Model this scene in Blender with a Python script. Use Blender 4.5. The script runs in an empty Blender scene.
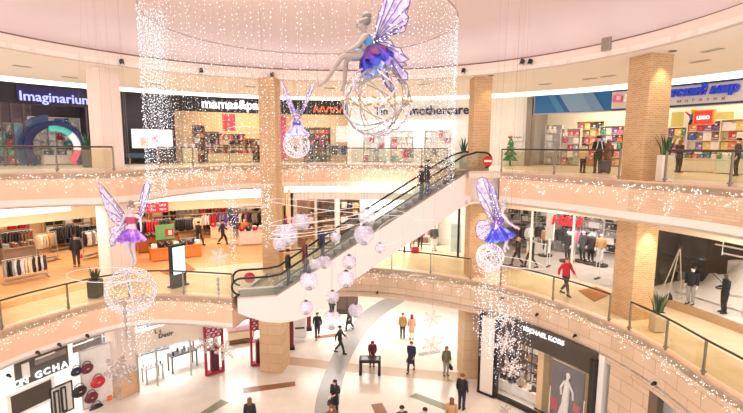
import bpy, math, random
from mathutils import Vector, Matrix
rnd = random.Random(7)
SC = bpy.context.scene
COL = SC.collection
PI = math.pi
D2R = math.radians

# ------------------------------------------------------------------ camera
EYE = Vector((0, 0, 12.5)); FPX = 456.0; PITCH = D2R(7.33); ROLL = D2R(0.35)
Z1, Z2, ZC = 5.65, 11.3, 16.1          # first floor, second floor, upper soffit
C1, C0 = 9.8, 4.25                      # ceilings of first floor and ground floor
CX, CY = -2.0, 12.9                    # centre of the round atrium
cam = bpy.data.cameras.new('camera'); camo = bpy.data.objects.new('camera', cam); COL.objects.link(camo)
cam.sensor_width = 36; cam.lens = FPX / 743 * 36; cam.clip_start = .1; cam.clip_end = 300
camo.matrix_world = Matrix.Translation(EYE) @ Matrix.Rotation(PI/2 - PITCH, 4, 'X') @ Matrix.Rotation(ROLL, 4, 'Z')
SC.camera = camo
SC.view_settings.view_transform = 'Standard'; SC.view_settings.look = 'None'
SC.view_settings.gamma = 1; SC.view_settings.use_curve_mapping = False; SC.view_settings.exposure = 0.66

def ray(u, v):
    x = u - 371.5; y = -(v - 206.5); c, s = math.cos(ROLL), math.sin(ROLL)
    x, y = (c*x - s*y) / FPX, (s*x + c*y) / FPX
    return Vector((x, math.cos(PITCH) + y*math.sin(PITCH), -math.sin(PITCH) + y*math.cos(PITCH)))
def A(u, v, z):                        # point of the horizontal plane z
    d = ray(u, v); return EYE + d * ((z - EYE.z) / d.z)
def AY(u, v, Y):                       # point of the vertical plane y = Y
    d = ray(u, v); return EYE + d * (Y / d.y)
def AC(u, v, R):                       # far point of the cylinder R about the atrium axis -> phi (deg), z
    d = ray(u, v); ox, oy = EYE.x - CX, EYE.y - CY
    a = d.x**2 + d.y**2; b = 2*(ox*d.x + oy*d.y); c = ox*ox + oy*oy - R*R
    t = (-b + math.sqrt(b*b - 4*a*c)) / (2*a); p = EYE + d*t
    return math.degrees(math.atan2(p.x - CX, p.y - CY)), p.z
def pol(phi, r, z=0.0):
    return Vector((CX + r*math.sin(D2R(phi)), CY + r*math.cos(D2R(phi)), z))

# ------------------------------------------------------------------ materials
def lin(c):
    if isinstance(c, str): c = tuple(int(c[i:i+2], 16)/255 for i in (0, 2, 4))
    return tuple(x/12.92 if x <= .04045 else ((x+.055)/1.055)**2.4 for x in c)
MC = {}
def newmat(name):
    m = bpy.data.materials.new(name); m.use_nodes = True
    return m, m.node_tree.nodes, m.node_tree.links, m.node_tree.nodes['Principled BSDF']
def mat(c, rough=.6, metal=0.0, var=.12, scale=6.0, emis=0.0, alpha=1.0, trans=0.0):
    """procedural surface: the colour with a soft noise variation"""
    key = (c, rough, metal, var, scale, emis, alpha, trans)
    if key in MC: return MC[key]
    m, N, L, b = newmat('surface_%s' % c)
    l = lin(c)
    tc = N.new('ShaderNodeTexCoord'); nz = N.new('ShaderNodeTexNoise'); nz.inputs['Scale'].default_value = scale
    L.new(tc.outputs['Object'], nz.inputs['Vector'])
    mx = N.new('ShaderNodeMix'); mx.data_type = 'RGBA'
    mx.inputs['A'].default_value = tuple(x*(1-var) for x in l) + (1,)
    mx.inputs['B'].default_value = tuple(min(1, x*(1+var)) for x in l) + (1,)
    L.new(nz.outputs['Fac'], mx.inputs['Factor']); L.new(mx.outputs['Result'], b.inputs['Base Color'])
    b.inputs['Roughness'].default_value = rough; b.inputs['Metallic'].default_value = metal
    if emis:
        L.new(mx.outputs['Result'], b.inputs['Emission Color']); b.inputs['Emission Strength'].default_value = emis
        m.cycles.emission_sampling = 'NONE' if emis < 1.5 else 'AUTO'
    if alpha < 1: b.inputs['Alpha'].default_value = alpha
    if trans: b.inputs['Transmission Weight'].default_value = trans
    MC[key] = m; return m
def glow(c, s, sample=False):
    key = ('glow', c, s, sample)
    if key in MC: return MC[key]
    m, N, L, b = newmat('glow_%s' % c)
    N.remove(b); e = N.new('ShaderNodeEmission'); e.inputs['Color'].default_value = lin(c) + (1,); e.inputs['Strength'].default_value = s
    L.new(e.outputs[0], N['Material Output'].inputs['Surface'])
    m.cycles.emission_sampling = 'AUTO' if sample else 'NONE'
    MC[key] = m; return m
def glassy(c='FFFFFF', fac=.12, rough=.03):
    key = ('glass', c, fac)
    if key in MC: return MC[key]
    m, N, L, b = newmat('clear_glass'); N.remove(b)
    t = N.new('ShaderNodeBsdfTransparent'); t.inputs[0].default_value = lin(c) + (1,)
    g = N.new('ShaderNodeBsdfGlossy'); g.inputs['Roughness'].default_value = rough
    mx = N.new('ShaderNodeMixShader'); fr = N.new('ShaderNodeLayerWeight'); fr.inputs[0].default_value = .25
    mm = N.new('ShaderNodeMath'); mm.operation = 'MULTIPLY_ADD'; mm.inputs[1].default_value = .16; mm.inputs[2].default_value = fac*.25
    L.new(fr.outputs['Facing'], mm.inputs[0]); L.new(mm.outputs[0], mx.inputs[0])
    L.new(t.outputs[0], mx.inputs[1]); L.new(g.outputs[0], mx.inputs[2]); L.new(mx.outputs[0], N['Material Output'].inputs['Surface'])
    MC[key] = m; return m
def brick(name, c1, c2, mortar, w, h, msize, coords='xz', rough=.7, bump=.15, off=.5):
    """brick pattern over (x+y, z) of the object or over its uv in metres"""
    if name in MC: return MC[name]
    m, N, L, b = newmat(name)
    if coords == 'uv':
        vec = N.new('ShaderNodeTexCoord').outputs['UV']
    else:
        tc = N.new('ShaderNodeTexCoord'); sp = N.new('ShaderNodeSeparateXYZ'); L.new(tc.outputs['Object'], sp.inputs[0])
        cb = N.new('ShaderNodeCombineXYZ')
        if coords == 'xz':
            ad = N.new('ShaderNodeMath'); ad.operation = 'ADD'; L.new(sp.outputs[0], ad.inputs[0]); L.new(sp.outputs[1], ad.inputs[1])
            L.new(ad.outputs[0], cb.inputs[0]); L.new(sp.outputs[2], cb.inputs[1])
        else:
            L.new(sp.outputs[0], cb.inputs[0]); L.new(sp.outputs[1], cb.inputs[1])
        vec = cb.outputs[0]
    br = N.new('ShaderNodeTexBrick'); L.new(vec, br.inputs['Vector'])
    br.inputs['Color1'].default_value = lin(c1) + (1,); br.inputs['Color2'].default_value = lin(c2) + (1,); br.inputs['Mortar'].default_value = lin(mortar) + (1,)
    br.inputs['Scale'].default_value = 1; br.inputs['Mortar Size'].default_value = msize; br.inputs['Mortar Smooth'].default_value = .3
    br.inputs['Brick Width'].default_value = w; br.inputs['Row Height'].default_value = h; br.offset = off
    nz = N.new('ShaderNodeTexNoise'); nz.inputs['Scale'].default_value = 1.3; nz.inputs['Detail'].default_value = 5; L.new(vec, nz.inputs['Vector'])
    mx = N.new('ShaderNodeMix'); mx.data_type = 'RGBA'; mx.blend_type = 'MULTIPLY'; mx.inputs['Factor'].default_value = .25
    L.new(br.outputs['Color'], mx.inputs['A']); L.new(nz.outputs['Fac'], mx.inputs['B'])
    L.new(mx.outputs['Result'], b.inputs['Base Color']); b.inputs['Roughness'].default_value = rough
    if bump:
        bp = N.new('ShaderNodeBump'); bp.inputs['Strength'].default_value = bump; bp.inputs['Distance'].default_value = .02; bp.invert = True
        L.new(br.outputs['Fac'], bp.inputs['Height']); L.new(bp.outputs[0], b.inputs['Normal'])
    MC[name] = m; return m

# ------------------------------------------------------------------ mesh builder
class MB:
    def __init__(s): s.v = []; s.f = []; s.uv = []; s.mi = []; s.cur = 0
    def _add(s, vs, fs, uvs=None):
        o = len(s.v); s.v += [tuple(p) for p in vs]
        for k, f in enumerate(fs):
            s.f.append(tuple(i + o for i in f)); s.mi.append(s.cur); s.uv.append(uvs[k] if uvs else None)
        return s
    def box(s, c, d, rz=0, rx=0, ry=0, bev=0):
        x, y, z = d[0]/2, d[1]/2, d[2]/2; M = Matrix.Translation(Vector(c)) @ Matrix.Rotation(rz, 4, 'Z') @ Matrix.Rotation(ry, 4, 'Y') @ Matrix.Rotation(rx, 4, 'X')
        if not bev:
            P = [(a, b, e) for e in (-z, z) for a, b in ((-x, -y), (x, -y), (x, y), (-x, y))]
            F = [(3, 2, 1, 0), (4, 5, 6, 7), (0, 1, 5, 4), (1, 2, 6, 5), (2, 3, 7, 6), (3, 0, 4, 7)]
            return s._add([M @ Vector(p) for p in P], F)
        P = []                          # bevelled: three rectangular shells
        for (a, b, e) in ((x-bev, y-bev, -z), (x, y, -z+bev), (x, y, z-bev), (x-bev, y-bev, z)):
            q = bev
            P += [(-a+q, -b, e), (a-q, -b, e), (a, -b+q, e), (a, b-q, e), (a-q, b, e), (-a+q, b, e), (-a, b-q, e), (-a, -b+q, e)]
        F = [tuple(range(7, -1, -1)), tuple(range(24, 32))]
        for r in range(3):
            for i in range(8): F.append((r*8+i, r*8+(i+1) % 8, r*8+8+(i+1) % 8, r*8+8+i))
        return s._add([M @ Vector(p) for p in P], F)
    def loft(s, rings, cap=True, closed=False):
        n = len(rings[0]); F = []; m = len(rings)
        for r in range(m if closed else m-1):
            r2 = (r+1) % m
            for i in range(n): F.append((r*n+i, r*n+(i+1) % n, r2*n+(i+1) % n, r2*n+i))
        if cap and not closed: F += [tuple(range(n-1, -1, -1)), tuple(range((m-1)*n, m*n))]
        return s._add([p for R in rings for p in R], F)
    def tube(s, pts, r, n=6, closed=False):
        pts = [Vector(p) for p in pts]; k = len(pts); rs = r if isinstance(r, (list, tuple)) else [r]*k
        rings = []; up = None
        for i, p in enumerate(pts):
            a = pts[(i-1) % k] if (closed or i > 0) else p; b = pts[(i+1) % k] if (closed or i < k-1) else p
            t = (b - a)
            t = t.normalized() if t.length > 1e-9 else Vector((0, 0, 1))
            if up is None:
                up = Vector((0, 0, 1)) if abs(t.z) < .9 else Vector((0, 1, 0))
            x = up - t*up.dot(t)
            if x.length < 1e-6: x = t.orthogonal()
            x.normalize(); up = x; y = t.cross(x)
            rings.append([p + (x*math.cos(2*PI*j/n) + y*math.sin(2*PI*j/n))*rs[i] for j in range(n)])
        return s.loft(rings, closed=closed)
    def cyl(s, a, b, r, n=12, r2=None):
        return s.tube([a, b], [r, r if r2 is None else r2], n)
    def lathe(s, prof, c=(0, 0, 0), n=16, M=None, cap=True):
        c = Vector(c); R = []
        for (r, z) in prof:
            ring = [Vector((r*math.cos(2*PI*j/n), r*math.sin(2*PI*j/n), z)) for j in range(n)]
            R.append([c + (M @ p if M else p) for p in ring])
        return s.loft(R, cap)
    def ball(s, c, r, n=12, m=8, sc=(1, 1, 1)):
        c = Vector(c)
        R = [[c + Vector((r*sc[0]*math.sin(PI*(i+.02)/(m+.04))*math.cos(2*PI*j/n), r*sc[1]*math.sin(PI*(i+.02)/(m+.04))*math.sin(2*PI*j/n), -r*sc[2]*math.cos(PI*(i+.02)/(m+.04)))) for j in range(n)] for i in range(m+1)]
        return s.loft(R)
    def octa(s, c, r):
        x, y, z = c
        return s._add([(x+r, y, z), (x-r, y, z), (x, y+r, z), (x, y-r, z), (x, y, z+r), (x, y, z-r)],
                      [(0, 2, 4), (2, 1, 4), (1, 3, 4), (3, 0, 4), (2, 0, 5), (1, 2, 5), (3, 1, 5), (0, 3, 5)])
    def prism(s, poly, z0, z1):
        n = len(poly); P = [(p[0], p[1], z0) for p in poly] + [(p[0], p[1], z1) for p in poly]
        return s._add(P, [tuple(range(n-1, -1, -1)), tuple(range(n, 2*n))] + [(i, (i+1) % n, n+(i+1) % n, n+i) for i in range(n)])
    def slab(s, poly, M, t):           # polygon in local xy, thickened by t along local z, then placed by M
        n = len(poly); P = [M @ Vector((p[0], p[1], -t/2)) for p in poly] + [M @ Vector((p[0], p[1], t/2)) for p in poly]
        return s._add(P, [tuple(range(n-1, -1, -1)), tuple(range(n, 2*n))] + [(i, (i+1) % n, n+(i+1) % n, n+i) for i in range(n)])
    def strip(s, path, z0, z1, t=.12):  # upright curved band, thickness to the left of the path, uv in metres
        n = len(path); d = 0; U = [0]
        for i in range(1, n): d += (Vector(path[i][:2]) - Vector(path[i-1][:2])).length; U.append(d)
        nor = []
        for i in range(n):
            a = Vector(path[max(0, i-1)][:2]); b = Vector(path[min(n-1, i+1)][:2]); e = (b-a).normalized(); nor.append(Vector((-e.y, e.x)))
        P = []
        for i in range(n):
            p = Vector(path[i][:2]); q = p + nor[i]*t
            P += [(p.x, p.y, z0), (p.x, p.y, z1), (q.x, q.y, z1), (q.x, q.y, z0)]
        F = []; UV = []
        for i in range(n-1):
            a = 4*i; b = a+4
            for (k, l, za, zb) in ((0, 1, z0, z1), (1, 2, z1, z1+t), (2, 3, z1, z0), (3, 0, z0-t, z0)):
                F.append((a+k, b+k, b+l, a+l)); UV.append([(U[i], za), (U[i+1], za), (U[i+1], zb), (U[i], zb)])
        F += [(0, 1, 2, 3), (4*n-1, 4*n-2, 4*n-3, 4*n-4)]; UV += [[(0, 0)]*4]*2
        return s._add(P, F, UV)
    def build(s, name, m, parent=None, smooth=False, link=True, loc=None, rz=0):
        me = bpy.data.meshes.new(name); me.from_pydata(s.v, [], s.f)
        if any(s.uv):
            ul = me.uv_layers.new(name='uv'); k = 0
            for poly, uv in zip(me.polygons, s.uv):
                for j, li in enumerate(poly.loop_indices): ul.data[li].uv = uv[j] if uv else (0, 0)
        for mm in (m if isinstance(m, (list, tuple)) else [m]): me.materials.append(mm)
        me.polygons.foreach_set('material_index', s.mi)
        if smooth: me.polygons.foreach_set('use_smooth', [True]*len(me.polygons))
        me.update()
        o = bpy.data.objects.new(name, me)
        COL.objects.link(o)
        if parent: o.parent = parent
        if loc is not None: o.location = loc
        if rz: o.rotation_euler.z = rz
        return o

# ------------------------------------------------------------------ things
def tag(o, label, cat, group=None, kind=None):
    o['label'] = label; o['category'] = cat
    if group: o['group'] = group
    if kind: o['kind'] = kind
    return o
def thing(name, label, cat, loc=(0, 0, 0), rz=0, group=None, kind=None):
    o = bpy.data.objects.new(name, None); COL.objects.link(o); o.empty_display_size = .2
    o.location = loc; o.rotation_euler = (0, 0, rz)
    return tag(o, label, cat, group, kind)
def struct(o): o['kind'] = 'structure'; return o
def dup(root, loc=None, rz=None, label=None, group=None, mats=None, scale=None):
    r = root.copy(); COL.objects.link(r)
    if loc is not None: r.location = loc
    if rz is not None: r.rotation_euler = (0, 0, rz)
    if scale: r.scale = (scale,)*3
    if label: r['label'] = label
    if group: r['group'] = group
    for ch in list(root.children):
        c = ch.copy(); COL.objects.link(c); c.parent = r
        for g in ch.children:
            d = g.copy(); COL.objects.link(d); d.parent = c
    return r
def setmat(o, m):
    for sl in o.material_slots: sl.link = 'OBJECT'; sl.material = m
def smooth_path(P, k=5):               # Catmull-Rom through the points
    P = [Vector(p[:2]) for p in P]; out = []
    for i in range(len(P)-1):
        a, b, c, d = P[max(0, i-1)], P[i], P[i+1], P[min(len(P)-1, i+2)]
        for j in range(k):
            t = j/k; out.append(.5*((2*b) + (c-a)*t + (2*a-5*b+4*c-d)*t*t + (3*b-a-3*c+d)*t**3))
    out.append(P[-1]); return out
def arc(p0, p1, r, n=None):
    n = n or max(2, int(abs(p1-p0)/2.5)+1)
    return [pol(p0 + (p1-p0)*i/n, r).xy for i in range(n+1)]
def resample(path, step):
    path = [Vector(p) for p in path]; L = [0]
    for i in range(1, len(path)): L.append(L[-1] + (path[i]-path[i-1]).length)
    n = max(1, round(L[-1]/step)); out = []
    for k in range(n+1):
        d = L[-1]*k/n; i = 1
        while i < len(path)-1 and L[i] < d: i += 1
        t = (d-L[i-1])/max(1e-9, L[i]-L[i-1]); out.append(path[i-1].lerp(path[i], t))
    return out
FONT = bpy.data.fonts.load('<builtin>') if False else None
def text_mesh(s, width=None, height=None, depth=.04, bold=0.0, shear=0.0, space=1.0):
    c = bpy.data.curves.new('lettering', 'FONT'); c.body = s; c.align_x = 'CENTER'; c.align_y = 'CENTER'; c.size = 1
    c.extrude = .001; c.offset = bold; c.shear = shear; c.space_character = space; c.resolution_u = 3
    o = bpy.data.objects.new('lettering', c); COL.objects.link(o)
    dg = bpy.context.evaluated_depsgraph_get(); me = bpy.data.meshes.new_from_object(o.evaluated_get(dg))
    COL.objects.unlink(o); bpy.data.objects.remove(o)
    xs = [v.co.x for v in me.vertices]; ys = [v.co.y for v in me.vertices]
    cx, cy = (min(xs)+max(xs))/2, (min(ys)+max(ys))/2
    sx = width/(max(xs)-min(xs)) if width else None; sy = height/(max(ys)-min(ys)) if height else None
    sx = sx or sy; sy = sy or sx
    for v in me.vertices: v.co = Vector(((v.co.x-cx)*sx, (v.co.y-cy)*sy, v.co.z*depth/.002))
    return me
def letters(s, m, parent, loc, rz, width=None, height=None, depth=.05, name='letters', **k):
    me = text_mesh(s, width, height, depth, **k); me.materials.append(m)
    o = bpy.data.objects.new(name, me); COL.objects.link(o); o.parent = parent
    o.location = loc; o.rotation_euler = (PI/2, 0, rz); return o
def lamp(p, size, power, c='FFF1E0', sy=None, rot=None):  # bare area light added for brightness, no fitting modelled
    l = bpy.data.lights.new('fill_light', 'AREA'); l.energy = power; l.color = lin(c); l.size = size
    l.shape = 'RECTANGLE'; l.size_y = sy or size
    o = bpy.data.objects.new('fill_light', l); COL.objects.link(o); o.location = p
    if rot: o.rotation_euler = rot
    return o
# ------------------------------------------------------------------ the atrium shell
M_BRICK = brick('tan_column_brick', 'C99A6B', 'D8AE80', 'E3C7A0', .24, .08, .012)
M_STONE = brick('peach_stone_blocks', 'E0C0A0', 'E8CCB0', '92745E', 1.05, .52, .008, 'uv', .6, .1)
M_STONEC = brick('peach_stone_pier', 'E0B98F', 'E9C7A0', 'B58E6C', 1.6, .55, .008, 'xz', .6, .1)
M_FASC = mat('E4BEA2', .6, var=.05, scale=1.5)
M_FASB = brick('pale_brick_fascia', 'DDB796', 'E6C4A6', 'CFAA88', .34, .1, .008, 'uv', .7, .1)
M_SOFF = mat('F0E6DC', .8, var=.02, scale=1)
M_SOFF1 = mat('F0DFC8', .8, var=.02, scale=1)
M_DOME = mat('E2CFCB', .85, var=.02, scale=.7)
M_RING = mat('EBDBD0', .7, var=.02, scale=1)
M_WHITE = mat('F3EFEA', .6, var=.02, scale=1)
M_PLAST = mat('EEDCD2', .7, var=.02, scale=1)
M_FLOOR0 = brick('cream_polished_floor', 'F1E7DB', 'F4EBE1', 'E6D9C9', 1.2, 1.2, .004, 'xy', .22, .0, 0.0)
M_FLOOR1 = brick('cream_gallery_floor', 'F0DDBD', 'F3E3C8', 'D9C29C', .9, .9, .006, 'xy', .25, .0, 0.0)
M_FLOOR2 = brick('upper_gallery_floor', 'E9DAC6', 'EEE2D0', 'D4C3AA', .9, .9, .006, 'xy', .25, .0, 0.0)
M_WOOD = brick('orange_plank_floor', 'E3AC74', 'ECBB86', 'CF9860', 1.6, .16, .004, 'xy', .35, .0)
M_GREYF = brick('grey_shop_floor', 'BDB2AA', 'C6BCB4', 'ABA19A', .6, .6, .006, 'xy', .35, .0, 0.0)
M_BLACK = mat('17141A', .5); M_DARK = mat('2C2620', .5); M_STEEL = mat('8F8579', .35, .7); M_BRONZE = mat('4A3A2C', .4, .3)
M_GLASS = glassy('FFFFFF', .1); M_GLASSR = glassy('F6F2E4', .12)
M_COVE = glow('FFF4DC', 2.2, False)

F1A = smooth_path([(-14.2, 9), (-14.15, 13), (-13.66, 16.06), (-12.95, 17.7), (-11.9, 19.3), (-10.9, 20.05), (-9.8, 20.4), (-7.8, 20.2), (-6.3, 19.9)])
F1B = smooth_path([(-5.6, 24.2), (-3.5, 25.1), (-.6, 25.4), (1.6, 24.85), (4.2, 23.6), (6.4, 22.0), (8.15, 19.85), (9.4, 17.4), (9.95, 15.2), (10.05, 13), (10.15, 11.6), (10.2, 8)])
F2A = smooth_path([(-18.2, 13), (-17.4, 17), (-15.9, 19), (-14.0, 20.1), (-12.1, 20.75), (-11.2, 22.6), (-10.8, 24.6), (-9.6, 27.3), (-7.8, 29.3), (-5, 30.8), (-1, 31.4), (2.4, 30.8), (4.2, 29), (4.8, 26.5), (4.85, 24.2)])
F2B = smooth_path([(6.35, 22.6), (7.2, 21.2), (8.4, 19.4), (9.65, 17.05), (10.6, 15.4), (11.2, 13.7), (11.4, 12), (11.5, 8)])
F2MID = [Vector((4.2, 24.1)), Vector((4.75, 22.25))]
F1E = F1A + [Vector((-5.9, 21.7))] + F1B
F2E = F2A + F2MID + F2B
RO = 31.0
OUT = arc(100, -100, RO)
def flat(name, poly, z, t, m):
    mb = MB(); mb.prism([(p[0], p[1]) for p in poly], z-t, z); return struct(mb.build(name, m))
flat('floor', [(-36, 4), (36, 4), (36, 50), (-36, 50)], 0, .2, M_FLOOR0)
flat('floor_first', F1E + OUT, Z1, .25, M_FLOOR1)
flat('floor_second', F2E + OUT, Z2, .25, M_FLOOR2)
flat('ceiling_ground', F1E + OUT, C0+.1, .1, M_SOFF)
flat('ceiling_first', F2E + OUT, C1+.1, .1, M_SOFF1)
def band(name, path, z0, z1, m, t=.1):
    mb = MB(); mb.strip(path, z0, z1, t); return struct(mb.build(name, m, smooth=False))
i_c = min(range(len(F1A)), key=lambda i: (F1A[i]-Vector((-9.8, 20.4))).length)
band('trim_1', F1A, C0+.28, Z1, M_FASC, .1); band('trim_2', F1A, C0, C0+.28, M_PLAST, .14)
band('trim_3', [F1A[-1], Vector((-5.9, 21.7)), F1B[0]], C0, Z1, M_FASC, .1)
band('trim_4', F1B, 4.0, Z1, M_STONE, .1)
i_r = min(range(len(F2B)), key=lambda i: (F2B[i]-Vector((9.65, 17.05))).length)
band('trim_5', F2A + F2MID, C1+.38, Z2, M_FASC, .1); band('trim_6', F2A + F2MID, C1, C1+.38, M_PLAST, .14)
band('trim_7', F2B[:i_r+1], C1+.38, Z2, M_FASC, .1); band('trim_8', F2B[i_r:], C1+.38, Z2, M_FASB, .1); band('trim_9', F2B, C1, C1+.38, M_PLAST, .14)
# kerbs at the slab edges
for k, (P, z) in enumerate(((F1A, Z1), (F1B, Z1), (F2A, Z2), (F2B, Z2))):
    band('trim_%d' % (10+k), P, z, z+.07, mat('CDA98C', .5, var=.05), .16)

# upper ceiling: soffit annulus, ring fascia, dome
def annulus(name, r0, r1, z, t, m, p0=-180, p1=180):
    o = arc(p0, p1, r1, 90); i = arc(p0, p1, r0, 90); mb = MB(); n = len(o)
    P = []
    for a, b in zip(i, o): P += [(a.x, a.y, z), (b.x, b.y, z), (b.x, b.y, z+t), (a.x, a.y, z+t)]
    F = []
    for k in range(n-1):
        for j in range(4): F.append((4*k+j, 4*k+(j+1) % 4, 4*k+4+(j+1) % 4, 4*k+4+j))
    mb._add(P, F); return struct(mb.build(name, m))
RING = 12.45
annulus('ceiling_second', RING, 20.6, ZC, .2, M_SOFF)
annulus('ceiling_cove', 20.6, RO, ZC+.95, .15, M_WHITE)
band('trim_14', arc(-180, 180, 20.6, 90), ZC, ZC+.95, M_WHITE, .1)
band('trim_15', arc(-180, 180, RING, 120), ZC, ZC+.5, M_RING, .25)
band('trim_16', arc(-180, 180, RING+.02, 120), ZC-.04, ZC+.05, mat('D9C4B6', .7, var=.03), .1)
annulus('ceiling_recess', RING+.2, RING+1.1, ZC+.5, .1, mat('8A6F66', .8, var=.03))  # dark colour holds the shade of the gap above the ring
dm = MB(); prof = [(13.5, ZC+.52), (13.5, 16.9), (13.42, 17.3), (13.2, 17.75), (12.8, 18.1), (12.2, 18.4), (11, 18.7), (9, 18.95), (5, 19.2), (2, 19.3), (0.02, 19.32)]
dm.lathe([(r, z) for r, z in prof], (CX, CY, 0), 96, cap=False); struct(dm.build('ceiling_dome', M_DOME, smooth=True))
# outer walls
for nm, z0, z1, m in (('wall_outer', 0, C0+.1, M_WHITE), ('wall_outer_first', Z1, C1+.1, M_WHITE), ('wall_outer_second', Z2, ZC+1.0, M_WHITE)):
    band(nm, arc(-100, 100, RO), z0, z1, m, .2)

# ------------------------------------------------------------------ columns
def column(x, y, w, rz, segs, name='column'):
    r = bpy.data.objects.new(name, None); COL.objects.link(r); r.location = (x, y, 0); r.rotation_euler.z = rz; struct(r)
    for nm, z0, z1, ww, m in segs:
        mb = MB(); mb.box((0, 0, (z0+z1)/2), (ww, ww, z1-z0), bev=.02); mb.build(nm, m, r)
    return r
column(-12.6, 21.9, 1.0, D2R(-30), [('pier', 0, 1.15, 1.04, M_STONEC), ('shaft', 1.15, ZC, 1.0, M_PLAST)])
column(-5.45, 24.75, .88, D2R(-10), [('pier', 0, C0, 1.3, M_STONEC), ('shaft', C0, ZC, .88, M_BRICK)])
column(5.6, 24.15, .92, D2R(4), [('shaft', C0, ZC, .92, M_BRICK), ('pier', 0, C0, 1.25, M_STONEC)])
column(10.8, 18.25, 1.06, D2R(14), [('shaft', C0, ZC, 1.06, M_BRICK)])

# ------------------------------------------------------------------ railings
def railing(path, z, label, step=2.4, start_post=True):
    pts = resample(path, step); t = thing('glass_railing', label, 'railing', (pts[0].x, pts[0].y, z), group=None)
    o = Vector((pts[0].x, pts[0].y)); loc = [p - o for p in pts]
    hp = [p - o for p in resample(path, .5)]
    MB().tube([(p.x, p.y, 1.1) for p in hp], .038, 8).build('handrail', M_BRONZE, t, True)
    for p in loc:
        mb = MB(); mb.box((p.x, p.y, .55), (.06, .06, 1.1)); mb.box((p.x, p.y, .1), (.12, .12, .05)); mb.build('post', M_STEEL, t)
    for a, b in zip(loc, loc[1:]):
        e = (b-a); L = e.length; c = (a+b)/2; rz = math.atan2(e.y, e.x)
        if L < .3: continue
        MB().box((c.x, c.y, .56), (L-.1, .016, .86), rz).build('glass_panel', M_GLASSR, t)
    return t
def inset(path, d):                    # keep the rail a little behind the slab edge (left of the path is the floor)
    out = []
    for i, p in enumerate(path):
        a = path[max(0, i-1)]; b = path[min(len(path)-1, i+1)]; e = (b-a).normalized(); out.append(p + Vector((-e.y, e.x))*d)
    return out
def part(path, a, b):
    ia = min(range(len(path)), key=lambda i: (path[i]-Vector(a)).length); ib = min(range(len(path)), key=lambda i: (path[i]-Vector(b)).length)
    return path[ia:ib+1]
railing(inset(F1A, .08), Z1+.07, 'glass railing with bronze handrail along the left first-floor gallery')
railing(inset(part(F1B, (-5.2, 24.4), (5.0, 23.1)), .08), Z1+.07, 'glass railing on stone edge at the back, behind the long escalator')
railing(inset(part(F1B, (6.4, 22.0), (9.3, 17.6)), .08), Z1+.07, 'glass railing in front of the clothes shop with red lettering')
railing(inset(part(F1B, (9.72, 16.3), (10.2, 8)), .08), Z1+.07, 'glass railing right of the right brick column on first floor', 1.7)
railing(inset(part(F2A, (-18.2, 13), (-11.9, 21.2)), .08), Z2+.07, 'glass railing of the upper left gallery beside the white column')
railing(inset(part(F2A, (-11.0, 23.8), (4.5, 28.2)), .08), Z2+.07, 'glass railing across the back of the upper gallery', 2.6)
railing(inset(part(F2B, (6.35, 22.6), (9.4, 17.5)), .08), Z2+.07, 'glass railing of the upper gallery between two brick columns')
railing(inset(part(F2B, (10.3, 16.0), (11.5, 8)), .08), Z2+.07, 'glass railing of the upper gallery right of the right column', 1.9)

# ------------------------------------------------------------------ ground floor inlays and walls
def inlay(pix, m, name='floor_inlay', h=.006):
    P = [A(u, v, 0) for u, v in pix]; mb = MB(); mb.prism([(p.x, p.y) for p in P], -.01, h); return struct(mb.build(name, m))
M_GBAND = mat('A09D9C', .25, var=.08, scale=3); M_BBAND = mat('BFA484', .25, var=.06, scale=3)
Lx = smooth_path([(408, 291), (384, 299), (360, 315), (341, 340), (325, 372), (316, 400), (313, 430)], 4); Rx = smooth_path([(338, 430), (340, 395), (349, 362), (364, 336), (382, 316), (400, 304), (414, 295)], 4)
def cut(p): return (p[0], p[1])
inlay([cut(p) for p in Lx] + [cut(p) for p in Rx], M_GBAND, h=.005)
Tp = [(282, 356), (310, 359), (345, 363), (390, 367), (430, 370.5), (460, 372.5)]; Bp = [(470, 383.5), (430, 379.5), (390, 376), (345, 371), (310, 367), (282, 364)]
inlay(Tp + Bp, M_BBAND, h=.003)
M_BR = mat('8F5C38', .3, var=.15, scale=8); M_GR = mat('7F8365', .3, var=.1, scale=8)
for q, m in (([(243, 388), (295, 381.5), (295.5, 386), (243.5, 393.5)], M_BR), ([(371, 404.5), (382, 403), (389, 416), (376, 416)], M_BR), ([(314, 336.5), (336, 333.5), (337, 336.5), (316, 339)], M_BR),
             ([(197, 415), (221, 399.5), (229, 402.5), (208, 415)], M_GR), ([(409.5, 396.5), (416, 393), (449, 405.5), (446, 410.5)], M_GR), ([(418, 353), (440, 349.5), (441, 352.5), (419, 356.5)], M_GBAND)):
    inlay(q, m, h=.008)
# stone wall under the right gallery, with the shop opening left free
MK0, MK1 = 37.5, 70.5
def off(path, d): return [p + Vector((p.x-CX, p.y-CY)).normalized()*d for p in path]
RW = [pol(a, 13.0).xy for a in range(72, 101, 2)]
band('wall_right', [pol(a, 12.32).xy for a in (69.6, 72, 74, 76, 78)], 0, C0, M_STONE, .4)
band('wall_right_far', [pol(a, 12.4).xy for a in (84, 88, 92, 96, 100)], 0, C0, M_WHITE, .4)
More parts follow.
